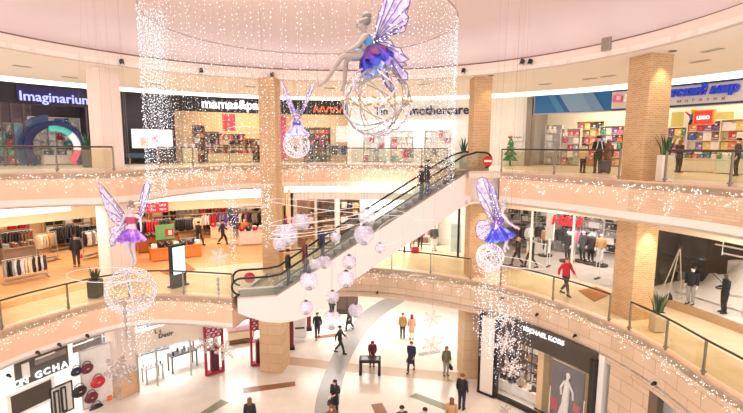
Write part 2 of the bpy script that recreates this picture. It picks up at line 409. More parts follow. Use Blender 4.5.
# ------------------------------------------------------------------ shop fronts: shells, signs, goods
def sarc(name, u0, u1, R, z0, z1, m, t=.12, v=140):
    a, b = AC(u0, v, R)[0], AC(u1, v, R)[0]; return band(name, arc(a, b, R), z0, z1, m, t)
def parc(name, parent, a, b, R, z0, z1, m, t=.08):   # curved part of a thing that sits at the atrium axis origin
    mb = MB(); mb.strip(arc(a, b, R), z0, z1, t); o = mb.build(name, m, parent)
    if parent: o.location = -parent.location
    return o
def wall_radial(name, phi, r0, r1, z0, z1, m, t=.2):
    p, q = pol(phi, r0), pol(phi, r1); c = (p+q)/2; mb = MB(); mb.box((c.x, c.y, (z0+z1)/2), (t, r1-r0, z1-z0), -D2R(phi)); return struct(mb.build(name, m))
HUE = dict(white='F4F1EE', cream='EFE2CC', grey='9A9694', charcoal='35333A', black='1B1A20', navy='20264A', blue='3B62B8', red='C8283A', pink='E98AA6', purple='7B4FA0',
           brown='7A5134', tan='C39A66', orange='E0803A', yellow='EBC24A', green='4F9A5C', teal='3FA9A5', olive='6B6A52', peach='EDB39A', beige='D8C3A2', wine='6E1F2E', silver='C9C9CC')
def hue(n): return mat(HUE[n], .6, var=.1)
# ---- prototypes of goods (kept as the first instance that is placed)
def proto_mesh(fn, mats):
    mb = MB(); fn(mb); me = bpy.data.meshes.new('goods'); me.from_pydata(mb.v, [], mb.f)
    for m in mats: me.materials.append(m)
    me.polygons.foreach_set('material_index', mb.mi); me.update(); return me
def g_box(m):
    m.box((0, 0, .13), (.26, .16, .26), bev=.012); m.box((0, 0, .265), (.27, .17, .03)); m.cur = 1; m.box((.04, -.082, .15), (.09, .01, .07)); m.box((0, -.083, .06), (.2, .008, .02))
def g_stack(m):
    for k in range(4): m.box((rnd.uniform(-.008, .008), 0, .035+.065*k), (.32, .26, .058), bev=.022)
    m.cur = 1; m.box((0, -.135, .23), (.08, .01, .03))
def g_plush(m):
    m.ball((0, 0, .11), .11, 10, 6); m.ball((0, -.02, .26), .085, 10, 6)
    for s in (-1, 1): m.ball((s*.07, 0, .335), .032, 6, 4); m.ball((s*.1, -.04, .14), .045, 6, 4); m.ball((s*.07, -.1, .04), .05, 6, 4)
    m.cur = 1; m.ball((0, -.1, .245), .035, 6, 4)
def g_bottle(m):
    m.lathe([(.05, 0), (.055, .02), (.055, .16), (.025, .2), (.022, .25)], n=10); m.cur = 1; m.lathe([(.028, .25), (.028, .29)], n=8)
def g_garment(m):                       # hanging garment, hook at the origin, body below
    m.tube([(0, 0, 0), (0, 0, -.06)], .006, 5); m.tube([(-.19, 0, -.13), (0, 0, -.06), (.19, 0, -.13)], .01, 5); m.cur = 0
    R = []
    for z, w, d in ((-.1, .07, .035), (-.14, .2, .05), (-.3, .19, .065), (-.55, .2, .07), (-.78, .22, .075)):
        R.append([Vector((w*math.cos(2*PI*j/12), d*math.sin(2*PI*j/12)*(1+.25*math.sin(j*3)), z)) for j in range(12)])
    m.loft(R)
    for s in (-1, 1): m.tube([(s*.17, 0, -.15), (s*.235, .01, -.35), (s*.25, -.01, -.62)], [.06, .055, .045], 7)
    m.cur = 1; m.box((0, -.03, -.1), (.06, .03, .02))
def g_bag(m):
    m.loft([[Vector((x*sx, y*sy, z)) for x, y in ((-.16, -.07), (.16, -.07), (.16, .07), (-.16, .07))] for z, sx, sy in ((0, .9, 1), (.03, 1, 1.05), (.18, 1, .8), (.26, .92, .35))])
    m.cur = 1
    for y in (-.03, .03): m.tube([(.1*math.cos(a), y, .25+.13*math.sin(a)) for a in [PI*k/8 for k in range(9)]], .01, 5)
GM = {k: proto_mesh(f, [hue('white'), mat('EDE7DD', .5)]) for k, f in dict(box=g_box, stack=g_stack, plush=g_plush, bottle=g_bottle, garment=g_garment, bag=g_bag).items()}
GN = dict(box=('toy_box', 'boxed toy', 'box'), stack=('folded_clothes', 'stack of folded clothes', 'clothes'), plush=('plush_toy', 'plush toy', 'toy'), bottle=('bottle', 'bottle', 'bottle'), garment=('garment', 'garment', 'garment'), bag=('handbag', 'handbag', 'bag'))
def goods(kind, colour, loc, rz, where, group, sc=1.0, rx=0):
    n, w, c = GN[kind]; o = bpy.data.objects.new(n, GM[kind]); COL.objects.link(o); o.location = loc; o.rotation_euler = (0, 0, rz); o.scale = (sc,)*3
    o.material_slots[0].link = 'OBJECT'; o.material_slots[0].material = hue(colour)
    art = {'white': 'white'}.get(colour, colour)
    return tag(o, '%s %s %s' % (art, w, where), c, group)
def shelf_unit(label, short, p, rz, w, h, rows, frame='EDE6DC', items=('box',), hues=('white',), per=6, d=.42, fill=.9, sc=1.0, back=None):
    t = thing('shelf_unit', label, 'shelf', p, rz)
    m = mat(frame, .5, var=.04)
    for s in (-1, 1): MB().box((s*(w/2-.02), 0, h/2), (.04, d, h), bev=.006).build('side_panel', m, t)
    MB().box((0, d/2-.015, h/2), (w-.08, .03, h)).build('back_panel', mat(back or frame, .6, var=.04), t)
    M = Matrix.Translation(Vector(p)) @ Matrix.Rotation(rz, 4, 'Z')
    per = max(2, round(per*.68)); sc = min(sc*1.4, ((h-.2)/rows-.05)/.31)
    for j in range(rows):
        z = .12 + (h-.2)*j/rows; MB().box((0, -.01, z), (w-.08, d-.04, .03), bev=.004).build('shelf', m, t)
        for i in range(per):
            if rnd.random() > fill: continue
            k = rnd.choice(items); c = rnd.choice(hues)
            goods(k, c, M @ Vector(((i+.5)/per*(w-.24)-(w-.24)/2, -.02, z+.017)), rz, 'on ' + short, 'goods on ' + short, sc*rnd.uniform(.9, 1.1))
    MB().box((0, 0, h-.02), (w, d, .04), bev=.006).build('top_panel', m, t)
    return t
def rack(label, short, p, rz, w, h, hues, n, metal='B9B4AE', shelf=True):
    t = thing('clothing_rack', label, 'rack', p, rz); m = mat(metal, .3, .8, var=.03)
    for s in (-1, 1):
        MB().cyl((s*w/2, 0, .04), (s*w/2, 0, h), .02, 8).build('upright', m, t); MB().box((s*w/2, 0, .025), (.05, .5, .05), bev=.01).build('foot', m, t)
    MB().cyl((-w/2-.03, 0, h), (w/2+.03, 0, h), .018, 8).build('rail', m, t)
    if shelf: MB().box((0, 0, .2), (w-.05, .4, .03), bev=.005).build('shelf', m, t)
    M = Matrix.Translation(Vector(p)) @ Matrix.Rotation(rz, 4, 'Z'); s = (h-.12)/1.05 if h < 1.2 else 1.1
    for i in range(n):
        c = hues[int(i*len(hues)/n)] if rnd.random() < .75 else rnd.choice(hues)
        goods('garment', c, M @ Vector(((i+.5)/n*(w-.1)-(w-.1)/2, 0, h+.02)), rz + D2R(62 + rnd.uniform(-14, 14)), 'hanging on ' + short, 'garments on ' + short, s)
    return t
def display_table(label, short, p, rz, w, d, h, top, hues, nx, ny, kind='stack', body=True):
    t = thing('display_table', label, 'table', p, rz); m = mat(top, .45, var=.1)
    MB().box((0, 0, h-.03), (w, d, .06), bev=.01).build('tabletop', m, t)
    if body: MB().box((0, 0, (h-.06)/2+.02), (w-.16, d-.16, h-.1), bev=.01).build('cabinet_body', m, t)
    for a in (-1, 1):
        for b in (-1, 1): MB().box((a*(w/2-.06), b*(d/2-.06), (h-.06)/2), (.07, .07, h-.06)).build('leg', m, t)
    M = Matrix.Translation(Vector(p)) @ Matrix.Rotation(rz, 4, 'Z')
    for i in range(nx):
        for j in range(ny):
            goods(kind, rnd.choice(hues), M @ Vector(((i+.5)/nx*w-w/2, (j+.5)/ny*d-d/2, h+.001)), rz, 'on ' + short, 'goods on ' + short, min(1, w/nx/.36))
    return t
def board(name, label, cat, u0, v0, u1, v1, R, m, t=.06, frame=None, z=None):   # flat panel facing the atrium, traced corners
    a, z1 = AC(u0, v0, R); b, _ = AC(u1, v0, R); _, z0 = AC((u0+u1)/2, v1, R); _, z1 = AC((u0+u1)/2, v0, R)
    if z: z0, z1 = z
    ph = (a+b)/2; p = pol(ph, R, z0); w = 2*R*math.sin(D2R(abs(b-a)/2)); T = thing(name, label, cat, p, -D2R(ph))
    MB().box((0, 0, (z1-z0)/2), (w, t, z1-z0)).build('panel', m, T)
    if frame:
        f = .06
        for q in (((0, 0, f/2), (w+2*f, t*1.6, f)), ((0, 0, z1-z0-f/2), (w+2*f, t*1.6, f)), ((-w/2-f/2, 0, (z1-z0)/2), (f, t*1.6, z1-z0)), ((w/2+f/2, 0, (z1-z0)/2), (f, t*1.6, z1-z0))): MB().box(*q).build('frame', frame, T)
    T['_w'] = w; T['_h'] = z1-z0
    w, h = T['_w'], T['_h']; del T['_w']; del T['_h']
    return T, w, z1-z0
def sign_on(label, text, u, v, R, width_px, m, depth=.08, height_px=None, backing=None, **k):
    ph, z = AC(u, v, R); p = pol(ph, R, z); dist = p.y; al = math.atan2(p.x, p.y); wd = width_px*dist/456*math.cos(al)/math.cos(D2R(ph) - al) if width_px else None
    T = thing('shop_sign', label, 'sign', p, -D2R(ph))
    ht = height_px*dist/456 if height_px else None
    o = letters(text, m, T, (0, 0, 0), 0, wd, ht, depth, **k)
    return T, wd, ht

# ============================ second floor shops (front R=24, back R=29)
RF = 24.0
PH = lambda u, R=RF, v=140: AC(u, v, R)[0]
band('cove_second', arc(-75, 85, RF-.02), ZC+.12, ZC+.9, M_COVE, .1)
HD = 15.05                              # underside of the shop headers
def header(n, u0, u1, m, z0=HD, z1=ZC+.1): return sarc('wall_header_%d' % n, u0, u1, RF, z0, z1, m, .3)
def back(n, u0, u1, m, R=28.5): return sarc('wall_shop_%d' % n, u0, u1, R, Z2, ZC, m, .2)
def sides(n, u, m): return wall_radial('wall_side_%d' % n, PH(u), RF-.1, 29.0, Z2, ZC, m)
DK = mat('2A2030', .5, var=.2, scale=2); NAVY = mat('1F1C3A', .5); WARMW = mat('F0D2A8', .6, var=.08, scale=2)
header(1, -40, 90, mat('241B2A', .4), 15.0); back(1, -40, 92, mat('4A3844', .6, var=.3, scale=3), 27.5)
header(2, 118, 174, mat('1D1826', .4), 14.4); header(3, 174, 272, M_BLACK, 15.1); header(4, 272, 349, M_BLACK, 15.1)
header(5, 349, 490, M_WHITE, 14.7); header(6, 490, 529, M_WHITE, 14.6)
header(7, 532, 640, mat('E9E4E0', .5), 14.9); header(8, 640, 800, mat('E9E4E0', .5), 14.9)
sarc('wall_front_2', 118, 174, RF, Z2, 14.4, DK, .2)
back(3, 172, 274, WARMW); back(4, 272, 350, mat('D9B98C', .6, var=.15, scale=2)); back(5, 348, 492, M_WHITE, 27.5)
sarc('wall_front_6', 490, 528, RF, Z2, 14.6, M_WHITE, .2)
back(7, 530, 800, mat('EFE4D2', .6, var=.05, scale=1))
for n, (u, m) in enumerate(((92, DK), (118, DK), (174, DK), (272, WARMW), (349, M_WHITE), (490, M_WHITE), (530, mat('8C8274', .4)))): sides(n+1, u, m)
MB().box(tuple(pol(PH(529), RF-.15, (Z2+ZC)/2)), (.35, .35, ZC-Z2), -D2R(PH(529))).build('column_steel', mat('877C70', .35, .4))['kind'] = 'structure'
for n, (u0, u1) in enumerate(((-30, 34), (176, 268), (276, 346), (352, 486), (534, 800))):   # glazing of the shop fronts
    sarc('window_%d' % (n+1), u0, u1, RF+.1, Z2+.1, 14.5 if n == 3 else HD, M_GLASS, .02)
for n, u in enumerate((3, 14, 26, 88)): MB().box(tuple(pol(PH(u), RF, (Z2+15)/2)), (.09, .09, 15-Z2), -D2R(PH(u))).build('trim_mullion', mat('5A4C48', .4))['kind'] = 'structure'

# --- toy shop with the violet sign and the round portal
sign_on('violet glowing sign with pale serif letters above the round portal', 'Imaginarium', 57.5, 99.5, RF-.2, 70, glow('A9ABFF', 1.25), .06, None, None, bold=.012)
T = thing('sign_backing', 'deep violet backlit panel behind the violet shop lettering', 'panel', pol(PH(55), RF-.1, 15.1), 0); parc('panel', T, PH(21, RF-.1), PH(88, RF-.1), RF-.1, 15.2, 16.05, mat('241C58', .4, emis=.06), .05)
def ring_part(mb, r0, r1, a0, a1, y0, y1, n=24):
    R = []
    for i in range(n+1):
        a = D2R(a0 + (a1-a0)*i/n); c, s = math.cos(a), math.sin(a); R.append([Vector((r0*c, y0, r0*s)), Vector((r1*c, y0, r1*s)), Vector((r1*c, y1, r1*s)), Vector((r0*c, y1, r0*s))])
    return mb.loft(R)
pp = pol(PH(55.5, 23.6), 23.6, 0); rr = 28.5*pp.y/456*.92; zc = AC(55, 147.5, 23.6)[1]
T = thing('round_portal', 'big navy ring portal with teal, white and pink inner band at the toy shop entrance', 'portal', (pp.x, pp.y, Z2), -D2R(PH(55.5, 23.6)))
zz = zc - Z2; lo = math.degrees(math.asin(min(.98, zz/rr)))
for nm, r0, r1, a0, a1, y0, y1, m in (('outer_ring', rr*.82, rr, -lo, 180+lo, -.3, .25, mat('16205C', .35)), ('teal_band', rr*.62, rr*.82, 45, 105, -.05, .3, mat('4FC3B8', .4, emis=.25)), ('white_band', rr*.62, rr*.9, -8, 45, -.05, .3, mat('F2F7F5', .4, emis=.3)),
                                      ('pink_band', rr*.62, rr*.9, -lo-4, -8, -.05, .3, mat('F0637A', .4, emis=.25)), ('navy_band', rr*.74, rr*.82, 105, 180+lo, -.05, .3, mat('101C50', .35))):
    mb = MB(); ring_part(mb, r0, r1, a0, a1, y0, y1); o = mb.build(nm, m, T); o.location = (0, 0, zz)
pp2 = pol(PH(30, 24.6), 24.6, 0)
T = thing('half_arch', 'slate blue half arch standing left of the navy ring portal', 'arch', (pp2.x, pp2.y, Z2), -D2R(PH(30, 24.6)))
mb = MB(); ring_part(mb, 1.55, 2.0, 95, 215, -.2, .2); o = mb.build('arch_ring', mat('3C5A86', .5), T); o.location = (1.15, 0, 1.15)
TOY = ('white', 'white', 'red', 'blue', 'yellow', 'cream', 'teal')
shelf_unit('white toy shelf seen through the round portal', 'white shelf behind the round portal', pol(PH(56, 26.5), 26.5, Z2), -D2R(PH(56, 26.5)), 2.9, 3.1, 6, 'F4EFEA', ('box', 'plush'), TOY, 9, sc=1.15)
shelf_unit('grey toy shelf at the far left of the upper gallery', 'far left grey shelf', pol(PH(10, 26), 26, Z2), -D2R(PH(10, 26)), 2.4, 2.6, 5, 'B8AAA4', ('box', 'plush'), ('white', 'grey', 'charcoal', 'teal', 'red', 'green'), 8, sc=1.1)
display_table('white low table in front of the toy shelf behind the portal', 'white low toy table', pol(PH(60, 25), 25, Z2), -D2R(PH(60, 25)), 2.1, .7, .62, 'F1F1F6', ('blue', 'navy', 'white'), 5, 2, 'box')
# --- dark shop with the white light box
T, w, h = board('lightbox_poster', 'white light box with faint line of lettering in the dark shop front', 'poster', 131, 128.5, 172, 149, RF-.25, mat('F6F2EC', .5, emis=.35), .1, mat('3A3440', .5))
for k in range(7): MB().box((-w*.22+k*.14, -.06, h*.83), (.1, .015, .05)).build('caption_mark', mat('B07A80', .6), T)
MB().box((-w*.2, -.06, h*.35), (.5, .015, .6)).build('picture_patch', mat('E8C9C0', .6, var=.3), T)
MB().box((w*.06, -.06, h*.5), (.4, .015, .5)).build('picture_patch', mat('D9B7D0', .6, var=.3), T)
T = thing('bench', 'dark teal padded bench below the white light box', 'bench', pol(PH(138, 23.3), 23.3, Z2), -D2R(PH(138, 23.3)))
MB().box((0, 0, .55), (1.6, .6, .35), bev=.08).build('seat', mat('2C4A5C', .6), T)
for s in (-1, 1): MB().box((s*.6, 0, .2), (.08, .5, .4)).build('leg', M_STEEL, T)
# --- baby shop with the black band and white lettering
sign_on('white rounded lettering on the black band above the warm baby shop', 'mamas&papas', 239, 106, RF-.2, 71, glow('FFFFFF', 1.5), .06, None, None, bold=.025)
BABY = ('black', 'charcoal', 'red', 'pink', 'cream', 'brown', 'white')
shelf_unit('long dark and red stocked shelf under the black sign band', 'long shelf of the warm baby shop', pol(PH(226, 27), 27, Z2), -D2R(PH(226, 27)), 3.1, 2.3, 5, 'E8C48E', ('box', 'stack', 'plush'), BABY, 11)
shelf_unit('narrow brown shelf at the left of the warm baby shop', 'narrow brown shelf', pol(PH(199, 26.4), 26.4, Z2), -D2R(PH(199, 26.4)), .9, 2.9, 6, 'A9713C', ('box', 'stack'), ('brown', 'black', 'orange', 'cream'), 3)
shelf_unit('low dark shelf at the right of the warm baby shop beside the column', 'low shelf beside the column', pol(PH(254, 26.2), 26.2, Z2), -D2R(PH(254, 26.2)), 1.5, 1.9, 4, 'C99A60', ('stack', 'box', 'plush'), ('black', 'charcoal', 'white', 'brown'), 5)
shelf_unit('tan shelf of dark goods left of the red banner in the warm baby shop', 'tan shelf left of the banner', pol(PH(212, 26.2), 26.2, Z2), -D2R(PH(212, 26.2)), 1.1, 2.4, 5, 'B98850', ('stack', 'box'), ('black', 'brown', 'wine', 'cream'), 4)
display_table('cream counter in front of the baby shop shelf', 'cream baby shop counter', pol(PH(230, 25.2), 25.2, Z2), -D2R(PH(230, 25.2)), 3.4, .7, .7, 'F2E6CC', ('red', 'pink', 'black', 'charcoal'), 8, 2, 'stack')
display_table('white box counter at the left end of the baby shop', 'white left counter', pol(PH(189, 24.9), 24.9, Z2), -D2R(PH(189, 24.9)), 1.1, .7, 1.15, 'F6EFE2', ('cream', 'white'), 2, 1, 'box')
board('banner', 'hanging red banner with pink hem in the warm baby shop', 'banner', 222, 114, 235, 131, 25.6, mat('EE5F6C', .6, var=.2, scale=4), .03)
# --- shop behind the hanging fairy
T = thing('shop_sign', 'blurred orange strokes of lettering on the black band behind the far winged figure', 'sign', pol(PH(328), RF-.2, AC(328, 109.5, RF-.2)[1]), -D2R(PH(328)))
for k in range(9):
    MB().box((-1.05+k*.26, 0, 0), (.07, .05, .5), ry=.25*(-1)**k, bev=.01).build('stroke', glow('FF6A2A', 1.2), T); MB().box((-.93+k*.26, 0, .12*(-1)**k), (.17, .05, .07), bev=.01).build('stroke', glow('FF6A2A', 1.2), T)
board('poster', 'tall magenta display panel at the left of the black-band clothes shop', 'panel', 278.5, 116, 286, 160, 24.8, mat('E73D78', .6, var=.35, scale=5), .1)
board('poster', 'white blank panel at the right of the black-band clothes shop', 'panel', 336, 126, 349, 142, 24.5, mat('EDF0F6', .5), .06)
shelf_unit('brown shelf with dark and golden goods behind the far winged figure', 'brown shelf behind the far winged figure', pol(PH(317, 26.6), 26.6, Z2), -D2R(PH(317, 26.6)), 2.3, 2.9, 6, '8C6A3C', ('stack', 'box', 'bag'), ('brown', 'black', 'tan', 'red', 'orange', 'charcoal'), 7)
rack('chrome rack of dark clothes below the white blank panel', 'chrome rack below the blank panel', pol(PH(338, 25), 25, Z2), -D2R(PH(338, 25)), 1.6, 1.45, ('charcoal', 'black', 'grey', 'navy'), 9)
rack('chrome rack of pale and grey clothes below the far winged figure', 'chrome rack below the far winged figure', pol(PH(302, 25), 25, Z2), -D2R(PH(302, 25)), 1.9, 1.45, ('grey', 'white', 'charcoal', 'navy'), 9)
# --- white mother-and-child shop
sign_on('navy lower-case lettering on the white shop front left of the upper column', 'mothercare', 439, 110, RF-.2, 58, mat('1C2450', .4), .08, None, None, bold=.02)
sign_on('short navy lettering on the white front seen through the wire globe', 'Tin', 381, 111, RF-.2, 13, mat('2B3560', .4), .08, None, None, bold=.012)
MIX = ('white', 'white', 'pink', 'red', 'grey', 'cream', 'teal')
for k, (u, w, lab) in enumerate(((374, 1.9, 'left'), (402, 2.0, 'middle'), (438, 2.3, 'right'))):
    shelf_unit('white stocked shelf, %s of three in the white mother-and-child shop' % lab, '%s white shelf of the white shop' % lab, pol(PH(u, 26.3), 26.3, Z2), -D2R(PH(u, 26.3)), w, 2.7, 5, 'F8F5F2', ('plush', 'box', 'stack'), MIX, 6, fill=.6)
rack('white rail of pink and grey baby clothes in the white shop', 'white rail in the white shop', pol(PH(410, 24.8), 24.8, Z2), -D2R(PH(410, 24.8)), 1.7, 1.15, ('pink', 'red', 'grey', 'white'), 8, 'F0F0F0')
# --- white front with a small fir tree
T = thing('christmas_tree', 'small decorated fir tree before the white shop front right of the column', 'tree', pol(PH(511, 23), 23, Z2), 0)
for z, r in ((.35, .55), (.75, .46), (1.1, .36), (1.45, .25)): 
    mb = MB(); mb.lathe([(r*(1 if j else .98), z) for j in range(1)] + [(r*.9, z+.08), (r*.35, z+.42), (.02, z+.62)], n=14); mb.build('foliage_tier', mat('3F7A4C', .8, var=.5, scale=14), T)
MB().cyl((0, 0, 0), (0, 0, .5), .06).build('trunk', mat('5A3B22'), T)
for k in range(16):
    a = k*2.4; z = .42+k*.085; MB().ball((.5*(1-z/2.3)*math.cos(a), .5*(1-z/2.3)*math.sin(a), z), .055, 8, 5).build('bauble', hue(('white', 'red', 'silver', 'yellow')[k % 4]), T)
T, w, h = board('heart_decal', 'red heart with grey script line on the white shop front above the fir tree', 'decal', 508, 134, 523, 141, RF-.12, mat('F4F0EC', .5), .03)
mb = MB(); mb.slab([(.16*(16*math.sin(t)**3)/16, .16*(13*math.cos(t)-5*math.cos(2*t)-2*math.cos(3*t)-math.cos(4*t))/16) for t in [2*PI*k/28 for k in range(28)]], Matrix.Translation((-w*.32, -.04, h*.5)) @ Matrix.Rotation(PI/2, 4, 'X'), .03); mb.build('heart', hue('red'), T)
mb = MB(); mb.tube([(-w*.1+k*.05, -.03, h*.5+.07*math.sin(k*1.9)) for k in range(12)], .02, 5); mb.build('script_line', hue('charcoal'), T)
# --- children's store with the blue band
a0, a1 = PH(533, RF-.1), PH(611, RF-.1)
T = thing('sign_backing', 'blue facade band with pale slanted shapes over the children shop', 'panel', pol((a0+a1)/2, RF-.1, 15), 0)
parc('band', T, a0, a1, RF-.1, 14.95, ZC+.08, mat('1569AE', .4, var=.06), .06)
for q0, q1, c in ((545, 552, '3C82B8'), (557, 579, '7FA0C4'), (579, 590, '6F94BE')):
    b0, b1 = PH(q0, RF-.14), PH(q1, RF-.14); mb = MB(); P0, P1 = pol(b0, RF-.17), pol(b1, RF-.17); sk = (P1-P0).normalized()*.75
    for dz in (0,): mb._add([P0+sk+Vector((0, 0, 14.97)), P1+sk+Vector((0, 0, 14.97)), P1+Vector((0, 0, ZC+.06)), P0+Vector((0, 0, ZC+.06)), P0+sk+Vector((0, .03, 14.97)), P1+sk+Vector((0, .03, 14.97)), P1+Vector((0, .03, ZC+.06)), P0+Vector((0, .03, ZC+.06))],
                              [(0, 1, 2, 3), (7, 6, 5, 4), (0, 4, 5, 1), (1, 5, 6, 2), (2, 6, 7, 3), (3, 7, 4, 0)])
    o = mb.build('slanted_shape', mat(c, .4, var=.04), T); o.location = -T.location
T = thing('sign_backing', 'white facade band with navy edges carrying the blue toy store lettering', 'panel', pol(62, RF-.15, 15), 0)
parc('band', T, PH(609, RF-.15), PH(800, RF-.15), RF-.15, 14.95, ZC+.05, mat('E6DEDA', .5, var=.03), .05)
for z in (14.92, ZC-.02): parc('edge_stripe', T, PH(609, RF-.2), PH(800, RF-.2), RF-.2, z, z+.11, mat('1E3D7A', .4), .05)
for u, c in ((618, 'pink'), (628, 'white')):
    ph, z = AC(u, 98.5, RF-.3); T = thing('letter_cube', ('pink' if c == 'pink' else 'white') + ' toy block on the white facade band left of the right column', 'cube', pol(ph, RF-.35, z), -D2R(ph)+.5)
    MB().box((0, 0, 0), (.46, .46, .46), ry=.15, bev=.06).build('block', mat('EE6CA0' if c == 'pink' else 'FAF6F0', .4), T); MB().box((0, -.235, 0), (.22, .02, .24), ry=.15, bev=.008).build('face_mark', mat('F7C5D8' if c == 'pink' else 'E4DCD6', .5), T)
sign_on('raised bright blue slanted cyrillic lettering of the toy store at right', 'Детский мир', 693, 91.5, RF-.35, 84, mat('1B3FD0', .35, emis=.12), .2, None, None, bold=.05, shear=.25)
sign_on('tiny spaced grey lettering under the bright blue cyrillic letters', 'магазин', 700, 99.8, RF-.25, 46, mat('8C7C8C', .5), .04, 2.6, None, space=2.2)
CH = ('white', 'red', 'pink', 'blue', 'yellow', 'green', 'orange', 'purple', 'brown')
def toyshelf(u, r, w, h, rows, per, frame, lab, short, hues=CH, fill=.85, items=('box', 'plush', 'box'), sc=1.2): shelf_unit(lab, short, pol(PH(u, r), r, Z2), -D2R(PH(u, r)), w, h, rows, frame, items, hues, per, fill=fill, sc=sc)
toyshelf(554, 26.8, 1.2, 3.0, 5, 5, 'D9D2C6', 'pale cabinet shelf at the left of the blue-band children shop', 'pale left cabinet', ('white', 'cream', 'silver'), .5)
toyshelf(571, 26.6, 1.4, 2.7, 5, 5, 'E4DCCF', 'pale shelf with few red toys right of the pale left cabinet', 'pale second cabinet', ('white', 'red', 'cream', 'grey'), .7)
toyshelf(590, 27, 1.9, 3.2, 6, 6, 'F3D9A0', 'yellow lit shelf behind the shoppers on the upper gallery', 'yellow shelf behind the shoppers', ('black', 'orange', 'yellow', 'red', 'brown'))
toyshelf(612, 26.4, 1.6, 2.8, 5, 6, 'EED9BC', 'cream toy shelf just left of the right brick column', 'cream shelf left of the column')
toyshelf(681, 26.5, 1.5, 2.6, 5, 6, 'F1E7DC', 'white toy shelf just right of the right brick column', 'white shelf right of the column')
toyshelf(708, 26, 2.2, 2.9, 5, 8, 'F6EDE0', 'white toy shelf under the red board of the toy store', 'white shelf under the red board')
toyshelf(737, 25.6, 1.6, 2.9, 5, 6, 'F1DDB4', 'orange lit toy shelf at the right edge of the toy store', 'right edge toy shelf', ('white', 'orange', 'yellow', 'red', 'teal'))
display_table('low wide toy table behind the right gallery railing', 'low toy table by the railing', pol(PH(705, 23.4), 23.4, Z2), -D2R(PH(705, 23.4)), 3.2, .8, .75, 'EFE6DA', CH, 11, 2, 'box')
display_table('low toy table near the right photo edge on the upper floor', 'right low toy table', pol(PH(738, 22.6), 22.6, Z2), -D2R(PH(738, 22.6)), 1.6, .8, .75, 'DCE6E0', ('teal', 'green', 'white', 'purple'), 5, 2, 'plush')
for k, (u0, u1) in enumerate(((672, 684), (716, 734))): board('poster', 'olive wall panel %s the red board in the toy store' % ('left of' if k == 0 else 'right of'), 'panel', u0, 112, u1, 150, 27.9, mat('A89A4C', .6, var=.1), .05)
T, w, h = board('lego_sign', 'red rounded board with white lettering hanging in the toy store', 'sign', 696, 110, 714, 125, 24.8, mat('E8321E', .4, emis=.3), .2, mat('F08A30', .4))
letters('LEGO', glow('FFFFFF', 1.4), T, (0, -.12, h/2), 0, w*.72, None, .03, bold=.04)
T = thing('toy_figure', 'blue and red toy figure hanging left of the red board', 'toy', pol(PH(691, 24.9), 24.9, AC(691, 122, 24.9)[1]), -D2R(60))
MB().ball((0, 0, .3), .2, 10, 6).build('body', hue('blue'), T); MB().ball((0, 0, .62), .15, 10, 6).build('head', hue('yellow'), T)
for s in (-1, 1): MB().tube([(s*.15, 0, .35), (s*.4, -.05, .6)], [.07, .05], 7).build('arm', hue('red'), T); MB().tube([(s*.08, 0, .15), (s*.16, 0, -.15)], [.09, .08], 7).build('leg', hue('navy'), T)
# ============================ first floor shops
R1 = 17.0
def at1(u, v, z=Z1): return A(u, v, z)
def face(p): return -math.atan2(p.x - CX, p.y - CY)          # rz so that a thing faces the atrium
def rphi(p): return math.degrees(math.atan2(p.x-CX, p.y-CY)), math.hypot(p.x-CX, p.y-CY)
M_BULK = mat('F2D7B4', .7, var=.03)
def sector(name, p0, p1, r0, r1, z, t, m):
    o = arc(p0, p1, r1); i = arc(p1, p0, r0); mb = MB(); mb.prism([(p.x, p.y) for p in o + i], z-t, z); return struct(mb.build(name, m))
# left clothes store: plank floor, cream bulkhead, stocked back wall
sector('floor_wood', -88, -12, 14.6, 28.5, Z1+.012, .01, M_WOOD)
sector('floor_grey', 29, 59.4, 16.6, 28.5, Z1+.012, .01, M_GREYF)
band('wall_bulkhead', arc(-88, -12, 18.4), 8.55, C1+.05, M_BULK, .3)
band('wall_bulkhead_centre', arc(-10.5, 29, 17.2), 9.1, C1+.05, M_WHITE, .3)
band('wall_bulkhead_right', arc(29, 59.5, 16.6), 9.05, C1+.05, mat('F5E4CC', .7, var=.03), .3)
band('wall_bulkhead_far_right', arc(59.5, 98, 16.4), 8.95, C1+.05, mat('F4E2C8', .7, var=.03), .3)
band('wall_store_left', arc(-88, -12, 27), Z1, C1, mat('EFCB9C', .7, var=.06), .2)
sector('ceiling_store_left', -88, -12, 18.7, 27, 9.25, .1, mat('F3DCBD', .8, var=.03))
band('wall_store_centre', arc(-10.5, 29, 20.5), Z1, C1, M_WHITE, .2)
band('wall_store_right', arc(29, 59.5, 25), Z1, C1, mat('D9CFC8', .7, var=.1), .2)
wall_radial('wall_party_1', -11.5, 16.9, 27, Z1, C1, M_BULK); wall_radial('wall_party_2', 29.2, 16.6, 26, Z1, C1, M_WHITE); wall_radial('wall_party_3', 59.6, 16.5, 25, Z1, C1, mat('4A4641', .6, var=.25, scale=1.2))
band('window_8', arc(-10, 28.6, 17.3), Z1+.05, 9.1, M_GLASS, .02)
for a in (14.2, 26.0): 
    p = pol(a, 17.1); MB().box((p.x, p.y, (Z1+9.1)/2), (.12, .12, 9.1-Z1), -D2R(a)).build('trim_mullion', M_BLACK)['kind'] = 'structure'
for a in (33.5, 41.5, 49.5, 57.5):
    p = pol(a, 16.7); MB().box((p.x, p.y, (Z1+9.1)/2), (.1, .1, 9.1-Z1), -D2R(a)).build('trim_mullion', mat('EDE8E2', .4))['kind'] = 'structure'
    band('window_%d' % (int(a)), arc(a+.4, min(59.2, a+7.6), 16.72), Z1+.05, 9.05, M_GLASS, .02)
